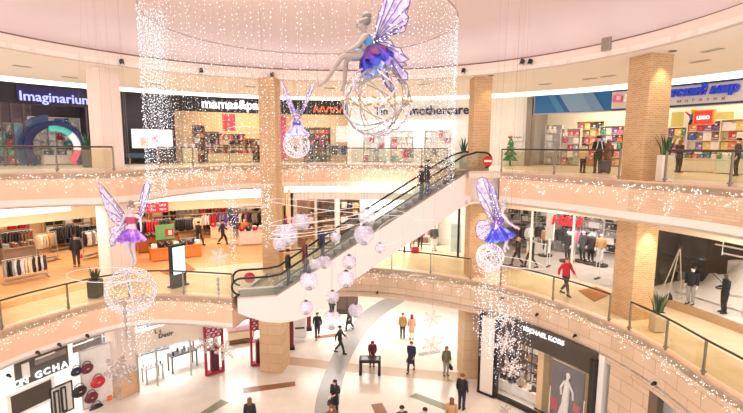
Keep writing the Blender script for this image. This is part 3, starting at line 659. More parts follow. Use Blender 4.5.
# upright glowing bands on the first-floor bulkheads, light put in as emission
for k, (u0, u1, um, v0, v1, Rl, lab) in enumerate(((-60, 70, 35, 204.5, 214.5, 18.25, 'long white glowing band at the far left above the clothes racks'), (131, 261, 190, 190.5, 200.5, 18.25, 'white glowing band between the left and centre columns'),
                                           (284, 412, 345, 186, 192.5, 17.05, 'white glowing band behind the upper end of the escalator'), (565, 618, 595, 211.5, 215.5, 16.45, 'slim white glowing band above the red-lettered clothes shop'), (660, 690, 672, 219, 224, 16.25, 'slim white glowing band right of the right brick column'))):
    p0, p1 = AC(u0, v0, Rl)[0], AC(u1, v0, Rl)[0]; z1, z0 = AC(um, v0, Rl)[1], AC(um, v1, Rl)[1]
    T = thing('bulkhead_band', lab, 'light', pol((p0+p1)/2, Rl, (z0+z1)/2)); h = (z1-z0)/2
    mb = MB(); mb.strip([p - T.location.xy for p in arc(p0, p1, Rl)], -h, h, .1); mb.build('diffuser', glow('FFF6E4', 1.7, False), T)
    for s in (-1, 1):
        mb = MB(); mb.strip([p - T.location.xy for p in arc(p0, p1, Rl-.02)], s*h-.03, s*h+.03, .14); mb.build('rim', M_SOFF1, T)
# --- red square signs
def square_sign(u, v, R, s, l1, l2, lab):
    ph, z = AC(u, v, R); T = thing('shop_sign', lab, 'sign', pol(ph, R, z), -D2R(ph))
    MB().box((0, 0, 0), (s, .08, s), bev=.01).build('panel', mat('D8262E', .4, emis=.2), T)
    for q, zz in ((l1, .21*s), (l2, -.21*s)): letters(q, glow('FFFFFF', .9), T, (0, -.06, zz), 0, s*.56, s*.2, .03, bold=.0)
square_sign(152.5, 208, 18.2, .6, 'ユニ', 'クロ', 'red square sign partly behind the left winged figure')
square_sign(162.5, 207, 18.2, .64, 'UNI', 'QLO', 'red square sign right of the left winged figure')
square_sign(291, 221, 19, .72, 'UNI', 'QLO', 'small red square sign right of the centre brick column')
# --- left clothes store
def lim(p):
    f, r = rphi(p); r = min(r, 24.8 if f < 0 else 22.6); return pol(f, r, p.z)
def rk(u, v, w, h, hues, n, lab, short, drz=0, **k):
    p = lim(at1(u, v)); rack(lab, short, (p.x, p.y, Z1+.012), face(p)+drz, w, h, hues, n, **k)
rk(27, 281, 1.9, 1.25, ('grey', 'charcoal', 'silver', 'beige', 'black', 'white'), 16, 'front steel rack of grey and black jackets by the left railing', 'the front left rack')
rk(8, 252, 1.6, 1.6, ('charcoal', 'black', 'brown'), 9, 'steel rack of dark clothes at the far left photo edge', 'the far left rack')
rk(48, 262, 1.3, 1.75, ('white', 'beige', 'tan', 'grey'), 7, 'tall steel rack of pale coats behind the front left rack', 'the pale coat rack', .4)
rk(60, 246, 1.9, 1.6, ('black', 'charcoal', 'black'), 13, 'steel rack of black coats left of the man in black', 'the black coat rack', .2)
rk(77, 236, 1.5, 1.5, ('black', 'charcoal'), 9, 'short steel rack of black clothes behind the man in black', 'the rack behind the man in black')
rk(92, 258, 1.1, 1.7, ('black', 'grey', 'white'), 7, 'steel rack of dark clothes beside the left white column', 'the rack beside the white column', .5)
def tb(u, v, w, d, h, top, hues, nx, ny, lab, short, drz=0):
    p = lim(at1(u, v)); display_table(lab, short, (p.x, p.y, Z1+.012), face(p)+drz, w, d, h, top, hues, nx, ny)
tb(20, 262, 1.8, .9, .95, '8A7A6A', ('charcoal', 'grey', 'black', 'brown'), 4, 2, 'dark display table of folded clothes behind the front left rack', 'the dark left table')
tb(176, 258, 2.9, 1.0, .8, 'D9813C', ('black', 'charcoal', 'white', 'black', 'grey'), 7, 2, 'orange wood display table of black folded clothes behind the left winged figure', 'the front orange table')
tb(158, 250, 2.6, 1.0, .9, 'B96A34', ('black', 'charcoal', 'brown'), 6, 2, 'brown wood display table just behind the front orange table', 'the rear brown table')
tb(252, 244, 1.8, .9, 1.0, 'F1E8DE', ('white', 'charcoal', 'silver', 'red'), 4, 2, 'white display table left of the centre column', 'the white table by the centre column')
tb(222, 238, 1.6, .8, .9, 'E9D7BE', ('purple', 'white', 'red', 'grey'), 4, 2, 'cream display table in the middle of the clothes store', 'the cream middle table')
def bd(name, lab, cat, u, v, R, w, h, m, t=.06, z=None):
    ph, zz = AC(u, v, R); T = thing(name, lab, cat, pol(ph, R, zz), -D2R(ph)); MB().box((0, 0, 0), (w, t, h), bev=.01).build('panel', m, T); return T
p = at1(166, 254); T = thing('poster_stand', 'green poster with a red and white picture standing on the orange table', 'poster', (p.x, p.y, Z1+.93), face(p))
MB().box((0, 0, .5), (1.1, .05, 1.0), bev=.01).build('panel', mat('7CC47A', .5, var=.15), T); MB().box((.25, -.035, .45), (.5, .02, .5)).build('picture', mat('D9483C', .5, var=.3), T); MB().box((.3, -.05, .45), (.22, .02, .3)).build('figure_patch', hue('white'), T); MB().box((0, 0, .01), (1.0, .25, .03)).build('base', hue('black'), T)
for k, (u, v, w, hs, lab) in enumerate(((154, 243, 2.4, ('black', 'red', 'red', 'charcoal'), 'left'), (190, 240, 1.9, ('black', 'charcoal', 'beige'), 'second'), (207, 231, 2.6, ('charcoal', 'white', 'red', 'grey'), 'third'), (234, 229, 2.6, ('purple', 'charcoal', 'white', 'red'), 'fourth'), (256, 232, 2.2, ('black', 'grey', 'charcoal'), 'fifth'))):
    rk(u, v, w, 1.65, hs, 13, '%s rack in the rear row of the clothes store right of the white column' % lab, 'the %s rear rack' % lab)
for k, (ph, lab) in enumerate(((-62, 'far left'), (-54, 'left'), (-46, 'middle left'), (-38, 'middle'), (-31, 'middle right'), (-24, 'right'), (-17, 'far right'))):
    shelf_unit('tall %s wall shelf of folded clothes at the back of the clothes store' % lab, '%s wall shelf' % lab, pol(ph, 26.6, Z1+.012), -D2R(ph), 3.0, 2.9, 6, 'E8CBA0', ('stack',), [('charcoal', 'black', 'grey'), ('black', 'red', 'wine'), ('charcoal', 'white', 'navy'), ('red', 'wine', 'charcoal')][k % 4], 8)
# brown glazed unit behind the escalator
for k, (u, w, c, lab) in enumerate(((306, 1.2, 'CFA468', 'tan'), (326, 1.2, '8A6238', 'brown'), (350, 1.4, '7A5230', 'dark brown'))):
    p = pol(PH(u, 18.5, 215), 18.5, Z1); shelf_unit('%s wooden wall shelf behind the escalator riders' % lab, '%s shelf behind the riders' % lab, p, face(p), w, 3.3, 6, c, ('box', 'bag', 'stack'), ('brown', 'tan', 'black', 'white'), 5, fill=.55)
T = thing('information_totem', 'black totem with pale blue screen on the left first-floor gallery', 'totem', tuple(at1(178.5, 286)), D2R(58))
MB().box((0, 0, 1.06), (.82, .22, 2.12), bev=.03).build('housing', M_BLACK, T); MB().box((0, 0, .03), (.95, .5, .06), bev=.02).build('base', M_BLACK, T)
MB().box((.02, -.115, 1.32), (.66, .02, 1.36)).build('screen', mat('BFDDF4', .2, var=.25, scale=2.5, emis=.8), T)
def mat_rug(pix, z, lab, c='A8703F'):
    P = [A(u, v, z) for u, v in pix]; c0 = sum(P, Vector())/len(P); T = thing('floor_mat', lab, 'mat', tuple(c0)); MB().prism([(p.x-c0.x, p.y-c0.y) for p in P], .013, .025).build('pile', mat(c, .9, var=.25, scale=10), T)
mat_rug([(186, 263), (196, 270), (172, 277), (160, 272)], Z1, 'brown mat on the plank floor behind the totem')
mat_rug([(578, 291), (596, 287), (612, 294), (594, 302)], Z1, 'orange-brown mat on the gallery floor behind the man in red')
# --- centre bright shop
bd('poster', 'pale blue tall poster in the bright shop window left of the upper column base', 'poster', 456, 238, 17.9, .7, 1.9, mat('CFE4EC', .4, var=.3, scale=2))
for k, (u, v, w, h, hs, lab) in enumerate(((365, 246, 1.0, 1.1, ('grey', 'charcoal', 'black'), 'low left'), (389, 244, 1.3, 1.5, ('silver', 'grey', 'charcoal'), 'middle'), (405, 240, 1.2, 1.5, ('pink', 'brown', 'white'), 'right'))):
    rk(u, v, w, h, hs, 7, '%s rack in the bright white shop beneath the escalator top' % lab, 'the %s rack of the bright shop' % lab)
p = pol(PH(425, 20, 225), 20, Z1); shelf_unit('white shelf of bags in the bright shop right part', 'white bag shelf', p, face(p), 1.8, 2.4, 4, 'F7F3EE', ('bag',), ('brown', 'black', 'pink', 'beige'), 4)
# --- clothes shop with red lettering
T, w_, h_ = sign_on('red slanted capital letters hanging in the grey-floored clothes shop', 'H&M', 567, 221, 19.2, 31, mat('E0203A', .4, emis=.35), .12, None, None, bold=.03, shear=.2)
MB().box((-1.1, .3, .3), (.5, .1, 3.3)).build('white_panel', mat('EDEFE9', .5), T)
MB().cyl((-.5, 0, .3), (-.5, 0, 1.2), .01).build('cord', M_STEEL, T); MB().cyl((.5, 0, .3), (.5, 0, 1.2), .01).build('cord', M_STEEL, T)
for k, (u, v, w, h, hs, lab) in enumerate(((524, 248, 1.1, 1.5, ('black', 'charcoal', 'white'), 'left'), (536, 238, 1.3, 1.7, ('wine', 'charcoal', 'black', 'grey'), 'second'), (551, 247, 1.1, 1.5, ('charcoal', 'tan', 'brown', 'black'), 'third'), (570, 237, 1.5, 1.6, ('black', 'charcoal', 'grey'), 'fourth'), (590, 241, 1.3, 1.6, ('black', 'wine', 'charcoal', 'white'), 'fifth'), (609, 245, 1.2, 1.6, ('pink', 'charcoal', 'black', 'white'), 'right'))):
    rk(u, v, w, h, hs, 10, '%s rack of dark clothes in the grey-floored clothes shop' % lab, 'the %s rack of the grey shop' % lab)
for k, (u, c, lab) in enumerate(((512, 'white', 'left end'), (528, 'wine', 'left'), (543, 'charcoal', 'middle left'), (572, 'black', 'middle'), (595, 'black', 'middle right'), (617, 'charcoal', 'right end'))):
    p = pol(PH(u, 24.5, 215), 24.5, Z1); shelf_unit('%s back wall shelf of the grey-floored clothes shop' % lab, '%s back shelf of the grey shop' % lab, p, face(p), 1.35, 3.1, 6, 'D5CCC6', ('stack', 'box'), (c, 'charcoal', 'black', 'white', 'grey'), 6)
tb(538, 254, 1.3, .9, .8, 'F4F1EE', ('white', 'grey', 'silver'), 4, 2, 'white display table near the walking pair in the clothes shop', 'the white shop table')
for k, (u, v) in enumerate(((548, 267), (572, 273), (597, 279))):
    p = at1(u, v, Z1); T = thing('door_gate', 'white anti-theft gate in the clothes shop entrance, %s of three' % ('left', 'middle', 'right')[k], 'gate', (p.x, p.y, Z1+.012), face(p)+PI/2)
    MB().box((0, 0, .04), (.5, .14, .08), bev=.02).build('base', hue('charcoal'), T)
    for s in (-1, 1): MB().cyl((s*.18, 0, .06), (s*.18, 0, 1.55), .02).build('upright', hue('white'), T)
    MB().tube([(-.18, 0, 1.5), (-.1, 0, 1.66), (.1, 0, 1.66), (.18, 0, 1.5)], .02, 6).build('top_bow', hue('white'), T)
# --- snow scene window at the right
Rw = 16.9
sector('floor_platform', 62, 97, Rw-.5, 20.6, Z1+.35, .4, M_WHITE)
band('wall_platform_edge', arc(62, 97, Rw-.6), Z1, Z1+.35, mat('B89A76', .5), .1)
band('wall_store_far_right', arc(59.8, 98, 20.8), Z1, C1, mat('4A4641', .6, var=.25, scale=1.2), .2)
T = thing('painted_backdrop', 'grey backdrop of a snowy mountain slope behind the two dark dressed dummies', 'backdrop', pol(82, 20.3, Z1+.35), 0)
mb = MB(); pts = []; n = 26
def hill(t): return 1.35 + 1.9*math.exp(-((t-.42)/.2)**2) + .55*math.exp(-((t-.9)/.2)**2) + .1*math.sin(t*31)
for i in range(n+1):
    t = i/n; q = pol(67+29*t, 20.3) - pol(82, 20.3); pts.append((q.x, q.y, hill(t)))
P = []
for q in pts: P += [(q[0], q[1], 0), (q[0], q[1], q[2]), (q[0]*1.01+.1, q[1]+.12, q[2]), (q[0]+.1, q[1]+.12, 0)]
mb._add(P, [(4*i+j, 4*i+4+j, 4*i+4+(j+1) % 4, 4*i+(j+1) % 4) for i in range(n) for j in range(4)]); mb.build('snow_slope', mat('D5D2CE', .8, var=.3, scale=2.2), T)
T = thing('snow_mound', 'rolling white snow bank on the shop window platform', 'snow', pol(82, 19, Z1+.35), 0, kind='stuff')
mb = MB(); G = []; nx, ny = 40, 10
for i in range(nx+1):
    for j in range(ny+1):
        a = 65+31*i/nx; r = 17.6+2.6*j/ny; q = pol(a, r) - pol(82, 19)
        z = .05 + (j/ny)**1.5*(.75+.5*math.sin(a*.55+1)+.2*math.sin(a*1.7+j)) ; G.append((q.x, q.y, max(.01, z)))
mb._add(G, [(i*(ny+1)+j, i*(ny+1)+j+1, (i+1)*(ny+1)+j+1, (i+1)*(ny+1)+j) for i in range(nx) for j in range(ny)]); mb.build('snow', mat('F5F3F1', .9, var=.03), T, True)
band('window_20', arc(62, 97, Rw-.3), Z1+.36, 8.95, M_GLASS, .02)
T = thing('track_rail', 'white lighting rail with small spot lamps across the snow scene window', 'rail', pol(82, 17.6, 8.55), 0)
for zz in (0, -.42):
    mb = MB(); mb.tube([pol(a, 17.6+(.5 if zz else 0), zz) - pol(82, 17.6) for a in range(70, 97, 2)], .035, 6); mb.build('bar', mat('E8E4DE', .4), T)
for a in range(71, 97, 4):
    q = pol(a, 17.6) - pol(82, 17.6); mb = MB(); mb.cyl((q.x, q.y, .35), (q.x, q.y, -.4), .02, 6); mb.build('hanger', hue('white'), T); mb = MB(); mb.cyl((q.x, q.y, .45), (q.x-.1, q.y-.05, .2), .07, 10, .1); mb.build('spot_lamp', mat('F5F0E4', .4, emis=.6), T)
p = A(669, 299, Z1+.35); T = thing('tripod', 'thin wooden tripod with black foot at the left of the snow scene', 'tripod', tuple(p), 0)
for k in range(3): MB().cyl((.55*math.cos(k*2.1), .3*math.sin(k*2.1), 0), (.35, .1, 2.3), .022, 6).build('leg', mat('C8BBA6', .6), T)
MB().lathe([(.14, 0), (.1, .18), (.03, .3)], n=10).build('foot_cone', M_BLACK, T); MB().box((.35, .1, 2.3), (.2, .15, .1)).build('head', M_BLACK, T)
p = A(737, 318, Z1+.35); T = thing('wire_deer', 'wire figure on the snow right of the right-hand dummy', 'figure', (p.x+.1, p.y+.3, Z1+.35), -.9)
M_W = mat('CFC8C0', .4, .5)
MB().tube([(-.4, 0, .75), (.3, 0, .8), (.5, 0, 1.2), (.7, 0, 1.22)], .05, 7).build('body_frame', M_W, T)
for x in (-.38, -.3, .25, .32): MB().cyl((x, .08 if x in (-.3, .25) else -.08, .78), (x, .1 if x in (-.3, .25) else -.1, 0), .025, 6).build('leg', M_W, T)
for s in (-1, 1): MB().tube([(.5, 0, 1.22), (.42, s*.15, 1.45), (.5, s*.25, 1.62)], .018, 5).build('antler', M_W, T)
for k, (u, v, sz) in enumerate(((663, 266, .38), (670, 269, .3), (676, 277, .34))):
    ph, z = AC(u, v, 20.1); T = thing('picture_card', 'small pale card on the dark wall, %s of three left of the snow slope' % ('first', 'second', 'third')[k], 'card', pol(ph, 20.6, z), -D2R(ph)); MB().box((0, 0, 0), (sz, .04, sz*1.3), bev=.005).build('card', mat('8E8C88', .5, var=.2), T)

# ============================ ground floor shops
def gpt(u, v): return A(u, v, 0)
band('wall_front_longchamp', arc(-98, -52.5, 13.75), 3.6, C0, M_WHITE, .3)
band('wall_longchamp_back', arc(-98, -50, 17.5), 0, C0, mat('F1ECE6', .6, var=.04), .2)
# bag shop with raised white capitals
def onfront(u, v, R): ph, z = AC(u, v, R); return ph, z
def face_rz(ph): return -D2R(ph)
T, w, h = board('shop_fascia', 'dark fascia with picture panels carrying white capital letters, lower left corner', 'fascia', 14, 362, 69, 346, 13.58, mat('57504A', .4, var=.2), .08, None, (2.5, 3.85))
MB().box((-w*.32, -.06, .62), (.28, .04, .66)).build('white_strip', M_WHITE, T); MB().box((w*.15, -.06, .82), (w*.6, .03, .26)).build('photo_panel', mat('8A8078', .5, var=.3), T); MB().box((w*.05, -.06, .95), (.8, .04, .06)).build('light_slot', M_WHITE, T)
sgn = thing('shop_sign', 'white raised capital letters climbing across the lower left shop front', 'sign', pol(-66, 13.4, 2.6), 0)
for ch, u, v in (('L', 11, 387.5), ('O', 17.5, 384), ('N', 24.5, 381), ('G', 38.5, 374.5), ('C', 47, 371), ('H', 56, 367.5), ('A', 64.5, 364.5), ('M', 72, 361.5), ('P', 79, 359)):
    if u > 70: continue
    ph, z = AC(u, v, 13.38); o = letters(ch, glow('FFFFFF', .9), sgn, (0, 0, 0), 0, None, .3, .06, bold=.03); o.location = pol(ph, 13.38, z) - sgn.location; o.rotation_euler.z = face_rz(ph)
    o.name = 'letter'
def frame_panel(name, lab, cat, u, v, R, w, h, m, mf=None, f=.05):
    ph, z = AC(u, v, R); T = thing(name, lab, cat, pol(ph, R, z), face_rz(ph)); MB().box((0, .02, 0), (w, .04, h)).build('panel', m, T)
    if mf:
        for q in (((0, 0, h/2), (w+f, .09, f)), ((0, 0, -h/2), (w+f, .09, f)), ((-w/2, 0, 0), (f, .09, h)), ((w/2, 0, 0), (f, .09, h))): MB().box(*q).build('frame', mf, T)
    return T
frame_panel('display_case', 'black framed white display case with a bag below the lower left letters', 'case', 32, 397, 13.6, 1.75, 1.0, mat('4E453E', .5, var=.3), hue('white'), .12)
frame_panel('display_case', 'white panelled door pair right of the black framed display case', 'case', 62, 399, 13.6, .9, 1.35, mat('EAE4DC', .5), hue('charcoal'), .05)
for k, (u, v) in enumerate(((57, 403), (64, 399))): frame_panel('mirror_strip', 'narrow dark framed strip %s the white door pair at lower left' % ('left on' if k == 0 else 'right on'), 'strip', u, v, 13.5, .16, 1.1, mat('D7CEC4', .3), hue('charcoal'), .05)
frame_panel('window_poster', 'white window backing behind the red and black bags left of the white column', 'poster', 98, 375, 13.85, 1.5, 2.9, mat('F7F2EE', .5), hue('silver'), .06)
for k, (u, v, c, r, lab) in enumerate(((87.5, 369, 'wine', .3, 'round wine-red bag, upper left in the white window'), (98.5, 382.5, 'red', .34, 'round red bag beside the big snowflake in the white window'), (92, 398, 'wine', .32, 'round wine-red bag, lower in the white window'), (80, 392, 'black', .34, 'round black bag, left in the white window'), (77, 372, 'navy', .26, 'navy bag high at the left of the white window'), (97, 410, 'black', .36, 'large black bag at the bottom of the white window'))):
    ph, z = AC(u, v, 13.5); T = thing('handbag', lab, 'bag', pol(ph, 13.55, z), face_rz(ph))
    mb = MB(); mb.ball((0, 0, 0), r, 14, 8, (1, .35, .82)); mb.build('body', mat(HUE[c], .35, var=.3), T, True)
    mb = MB(); mb.tube([(r*.6*math.cos(PI*i/8), 0, r*.6+r*.6*math.sin(PI*i/8)) for i in range(9)], .02, 5); mb.build('handle', hue('black'), T); MB().box((0, -r*.36, .02), (r*.35, .03, r*.18), bev=.008).build('clasp', mat('D9C9A0', .3, .8), T)
for k, (u, v) in enumerate(((80, 340), (93, 335), (80, 348), (94, 343))): frame_panel('picture_card', 'grey picture card, %s of four above the bags in the white window' % ('upper left', 'upper right', 'lower left', 'lower right')[k], 'card', u, v, 13.5, .62, .3, mat('8C8580', .5, var=.3), None)
bd('red_tag', 'small red tag low beside the big snowflake', 'tag', 109.5, 398, 13.6, .22, .24, mat('F0684A', .5))
# shop with the cream lintel right of the white column
p0, p1 = gpt(146, 392), gpt(203, 371); pa, pb = rphi(p0), rphi(p1)
LF = 13.35
band('wall_lintel', arc(-47.5, -30.5, LF), 2.05, 3.2, mat('EFE0CE', .6, var=.03), .3)
band('wall_lshop_back', arc(-52, -24, 18.5), 0, C0, M_WHITE, .2)
def two(text, u, v, hpx, lab):
    T, _, _ = sign_on(lab, text, u, v, LF-.08, None, hue('charcoal'), .04, hpx, None); return T
two('L s', 158, 331, 4.2, 'upper dark serif letters on the cream lintel right of the white column'); two('Desir', 166, 334.5, 4.6, 'lower dark serif letters on the cream lintel right of the white column')
band('window_30', arc(-47, -43.5, LF+.05), .05, 2.25, M_GLASS, .02); band('window_31', arc(-36, -30.8, LF+.05), .05, 2.25, M_GLASS, .02)
for a in (-47.3, -43.4, -36, -30.6):
    p = pol(a, LF+.06); MB().box((p.x, p.y, 1.12), (.07, .1, 2.25), -D2R(a)).build('trim_mullion', mat('B8B2AC', .3, .5))['kind'] = 'structure'
for k, (u, v, w, d, h, lab) in enumerate(((153, 380, 1.0, .6, .85, 'grey cosmetics counter left in the white cosmetics shop'), (183, 368, 1.5, .7, 1.0, 'dark cosmetics counter right in the white cosmetics shop'))):
    p = gpt(u, v); display_table(lab, ('the left cosmetics counter', 'the right cosmetics counter')[k], (p.x, p.y, 0), face(p)+.15, w, d, h, 'A9A8AC' if k == 0 else '4C4B50', ('white', 'silver', 'charcoal'), 4, 2, 'bottle', False)
p = pol(-34.5, 14.2, 0); T = thing('poster', 'white poster with dark bottle picture above the dark cosmetics counter', 'poster', (p.x, p.y, 1.6), face(p)); MB().box((0, 0, .6), (1.25, .06, 1.2), bev=.01).build('panel', mat('F4F3F3', .4), T); MB().lathe([(.2, .25), (.22, .3), (.2, .6), (.08, .75), (.08, .85)], (0, -.03, 0), 12).build('bottle_picture', hue('charcoal'), T); MB().box((0, 0, -.2), (.08, .05, .5)).build('post', M_STEEL, T)
for k, a in enumerate((-46.5, -42.5, -38.5)): 
    p = pol(a, 17.8); shelf_unit('grey glass shelf, %s of three at the back of the white cosmetics shop' % ('left', 'middle', 'right')[k], '%s back shelf of the cosmetics shop' % ('left', 'middle', 'right')[k], p, face(p), 1.15, 2.7, 6, 'B9C1C9', ('bottle', 'box'), ('white', 'silver', 'blue', 'charcoal'), 6, back='D9E2EA')
# red lattice stands either side of the passage
def lattice(u, v, lab, w=.95, h=3.2):
    p = gpt(u, v); T = thing('lattice_stand', lab, 'stand', (p.x, p.y, 0), face(p)+.12); m = mat('A81F36', .5, var=.1)
    for s in (-1, 1): MB().box((s*w/2, 0, h/2), (.12, .14, h)).build('post', m, T)
    MB().box((0, 0, .09), (w, .4, .16), bev=.02).build('base', m, T); MB().box((0, 0, h-.05), (w, .14, .1)).build('top_bar', m, T)
    MB().box((0, .03, h*.8), (w-.1, .04, h*.32)).build('pink_panel', mat('F1D3DA', .5), T)
    for i in range(3):
        for j in range(3): mb = MB(); mb.tube([(-.27+.27*i+.12*math.cos(q), -.02, h*.69+.33*j+.12*math.sin(q)) for q in [2*PI*e/10 for e in range(10)]], .035, 5, True); mb.build('lattice_ring', m, T)
    MB().box((0, 0, h*.27), (w*.45, .3, h*.42), bev=.02).build('cabinet', mat('5C1526', .5, var=.2), T); MB().box((0, -.02, h*.46), (w-.1, .35, .05)).build('shelf', m, T)
lattice(215, 373, 'red lattice stand left of the passage, behind the hanging snowflakes'); lattice(260, 364, 'red lattice stand right of the passage, beside the stone pier')
p = gpt(241, 342); T = thing('bed_display', 'pink cushioned bench display far down the white passage', 'bench', (p.x, p.y, 0), face(p))
MB().box((0, 0, .6), (1.7, .8, .5), bev=.05).build('base', hue('beige'), T); MB().box((0, 0, 1.1), (1.8, .8, .5), bev=.12).build('cushion', mat('E3B5C4', .8, var=.3, scale=7), T); MB().box((0, 0, .2), (1.5, .6, .35)).build('plinth', hue('brown'), T)
# passage and back hall walls
wall_radial('wall_passage_left', -30, 13.4, 24, 0, C0, M_WHITE); band('wall_passage_back', arc(-31, -17, 24), 0, C0, M_WHITE, .2); wall_radial('wall_passage_right', -17.5, 13.8, 24, 0, C0, M_WHITE)
wall_radial('wall_hall_right', 33.5, 13.8, 28, 0, C0, M_WHITE); band('wall_hall_back', arc(-18, 34, 27.5), 0, C0, mat('F6EEDD', .6, var=.03), .2)
for k, (u, v, lab) in enumerate(((291.5, 349, 'left'), (309, 330, 'right'))):
    p = gpt(u, v); T = thing('door_frame_post', '%s dark red portal post beside the stone pier' % lab, 'post', (p.x, p.y, 0), face(p)); MB().box((0, 0, 1.75), (.28, .3, 3.5), bev=.02).build('post', mat('7E1F32', .5, var=.15), T); MB().box((0, 0, .1), (.4, .4, .2), bev=.02).build('base', hue('black'), T); MB().box((0, 0, 3.45), (.36, .36, .1), bev=.02).build('cap', hue('black'), T)
p = gpt(300, 341); T = thing('poster_stand', 'white poster stand between the two dark red portal posts', 'poster', (p.x, p.y, 0), face(p)); MB().box((0, 0, 1.3), (.85, .08, 2.1), bev=.02).build('panel', mat('F4EFF2', .5), T); MB().box((0, -.05, 1.9), (.6, .02, .5)).build('picture', mat('B98CB8', .5, var=.3), T); MB().box((0, 0, .12), (.7, .4, .24), bev=.03).build('base', hue('white'), T); MB().box((0, -.05, .9), (.6, .02, .12)).build('caption_bar', hue('charcoal'), T)
p = gpt(352, 318); T = thing('wardrobe_display', 'dark tall display unit at the back of the hall behind the hanging balls', 'display', (p.x-.4, p.y+1, 0), face(p)); MB().box((0, 0, 1.6), (1.6, .5, 3.2), bev=.02).build('body', mat('3A2C26', .5, var=.3), T)
for s in (-.4, .4): MB().box((s, -.26, 1.7), (.7, .03, 2.6), bev=.01).build('door_leaf', mat('54403A', .4, var=.3), T)
# standing table in the hall
p = gpt(370, 373.5); T = thing('touch_table', 'black console table with open legs in the middle of the ground floor', 'table', (p.x, p.y, 0), D2R(-2))
MB().box((0, 0, .83), (1.2, .62, .17), bev=.015).build('tabletop', M_BLACK, T); MB().box((0, -.05, .915), (.95, .42, .012)).build('screen', mat('4A3D3A', .25), T)
for s in (-1, 1): MB().box((s*.52, 0, .39), (.15, .58, .78), bev=.01).build('leg', M_BLACK, T)

# --- dark framed fashion shop in the right wall
m0, m1 = rphi(gpt(484, 381))[0], PH(594, 12.9, 380)
RM = 12.12
b1 = AC(594, 385, RM)[0]; b0 = AC(497, 350, RM)[0]; bL = AC(482, 350, RM)[0]
M_FR = mat('2A2521', .4, var=.1)
T = thing('shop_fascia', 'dark fascia of the fashion shop in the right stone wall', 'fascia', pol((b0+b1)/2, RM, 3.1)); parc('fascia_band', T, b0, b1, RM, 3.25, 4.28, mat('4A423A', .4, var=.15), .3)
sign_on('white capital letters on the dark fascia in the right stone wall', 'MICHAEL KORS', 543, 335.5, RM-.1, 43, glow('FFFFFF', 1.0), .06, None, None, bold=.008)
band('wall_fashion_back', arc(bL-1, b1+1, 15.2), 0, C0, mat('8C7B66', .5, var=.3, scale=2), .2); wall_radial('wall_fashion_side', b1+.9, RM+.1, 15.2, 0, C0, M_WHITE, .25); wall_radial('wall_fashion_side_left', bL-.3, RM+.2, 15.2, 0, C0, M_STONE, .25)
sector('floor_fashion', bL, b1, RM-.05, 15.2, .06, .06, mat('F6EFE8', .3, var=.02))
band('trim_30', arc(bL, b1, RM-.08), 0, .2, M_FR, .2); band('window_40', arc(b0+.6, b1-.4, RM+.05),   .2, 3.25, M_GLASS, .02)
for a in (b0, b1-.3): p = pol(a, RM); MB().box((p.x, p.y, 2), (.16, .3, 4), -D2R(a)).build('trim_frame', M_FR)['kind'] = 'structure'
T = thing('shop_pilaster', 'pale lit pilaster in a dark frame at the left end of the fashion shop', 'pilaster', pol((bL+b0)/2-.2, RM-.05, 0), -D2R((bL+b0)/2))
MB().box((0, 0, 2.1), (.72, .2, 4.0), bev=.02).build('shaft', mat('EFE3D8', .6, var=.05), T)
for s in (-1, 1): MB().box((s*.42, .02, 2.1), (.12, .26, 4.2)).build('frame', M_BLACK, T)
MB().box((0, 0, .06), (.95, .3, .12)).build('base', M_BLACK, T)
q0, q1 = AC(550.5, 380, RM+.25)[0], AC(583, 390, RM+.25)[0]
pm = pol((q0+q1)/2, RM+.3, .35); w = 2*(RM+.3)*math.sin(D2R(q1-q0)/2)
T = thing('window_poster', 'large dark grey poster of a white dressed figure in the fashion shop window', 'poster', pm, -D2R((q0+q1)/2))
MB().box((0, 0, 1.32), (w, .06, 2.64)).build('panel', mat('6B6A70', .5, var=.35, scale=5), T)
MB().tube([(.1, -.05, .05), (.02, -.05, .6), (0, -.05, 1.05), (.02, -.05, 1.5), (.03, -.05, 1.95)], [.09, .13, .17, .14, .1], 10).build('figure_body', hue('white'), T); MB().tube([(.03, -.05, 1.95), (.03, -.05, 2.08)], [.06, .05], 8).build('figure_neck', hue('white'), T); MB().ball((.05, -.05, 2.2), .11, 10, 7, (1, .4, 1.25)).build('figure_head', hue('white'), T)
for s in (-1, 1): MB().tube([(s*.1, -.06, 1.88), (s*.3 + .03, -.06, 1.55), (s*.24 + (.12 if s > 0 else 0), -.06, 1.2)], [.06, .05, .04], 7).build('figure_arm', hue('white'), T)
MB().tube([(-.04, -.05, .9), (-.24, -.05, .3), (-.2, -.05, .02)], [.13, .1, .07], 8).build('figure_leg', hue('white'), T); MB().box((w*.33, -.04, .9), (w*.2, .02, .35)).build('red_patch', mat('C9636A', .5, var=.2), T); MB().box((-w*.36, -.04, .55), (w*.2, .02, .6)).build('red_patch', mat('C0505C', .5, var=.2), T)
for k, u in enumerate((541, 546.5, 589)):
    a = AC(u, 365 if k < 2 else 390, RM+.4)[0]; T = thing('curtain_strip', ('tan lit strip left of the grey poster', 'olive strip just left of the grey poster', 'gold and black strip right of the grey poster')[k], 'strip', pol(a, RM+.45, .1), -D2R(a)); MB().box((0, 0, 1.5), (.36, .12, 3.0), bev=.02).build('panel', mat(('E7C49A', '8F7E54', 'A8955A')[k], .5, var=(.1, .2, .5)[k], scale=5), T); MB().box((0, 0, .03), (.42, .2, .06)).build('base', M_FR, T)
for k, (u, lab) in enumerate(((509, 'left'), (521, 'middle'), (532, 'right'))):
    a = AC(u, 355, 14.2)[0]; p = pol(a, 14.7, .06); shelf_unit('dark shelf of bags, %s of three inside the fashion shop' % lab, '%s dark bag shelf' % lab, p, -D2R(a), .95, 2.8, 5, '5A4A38', ('bag', 'box'), ('black', 'white', 'tan', 'brown', 'grey'), 4, back='A08C6A')
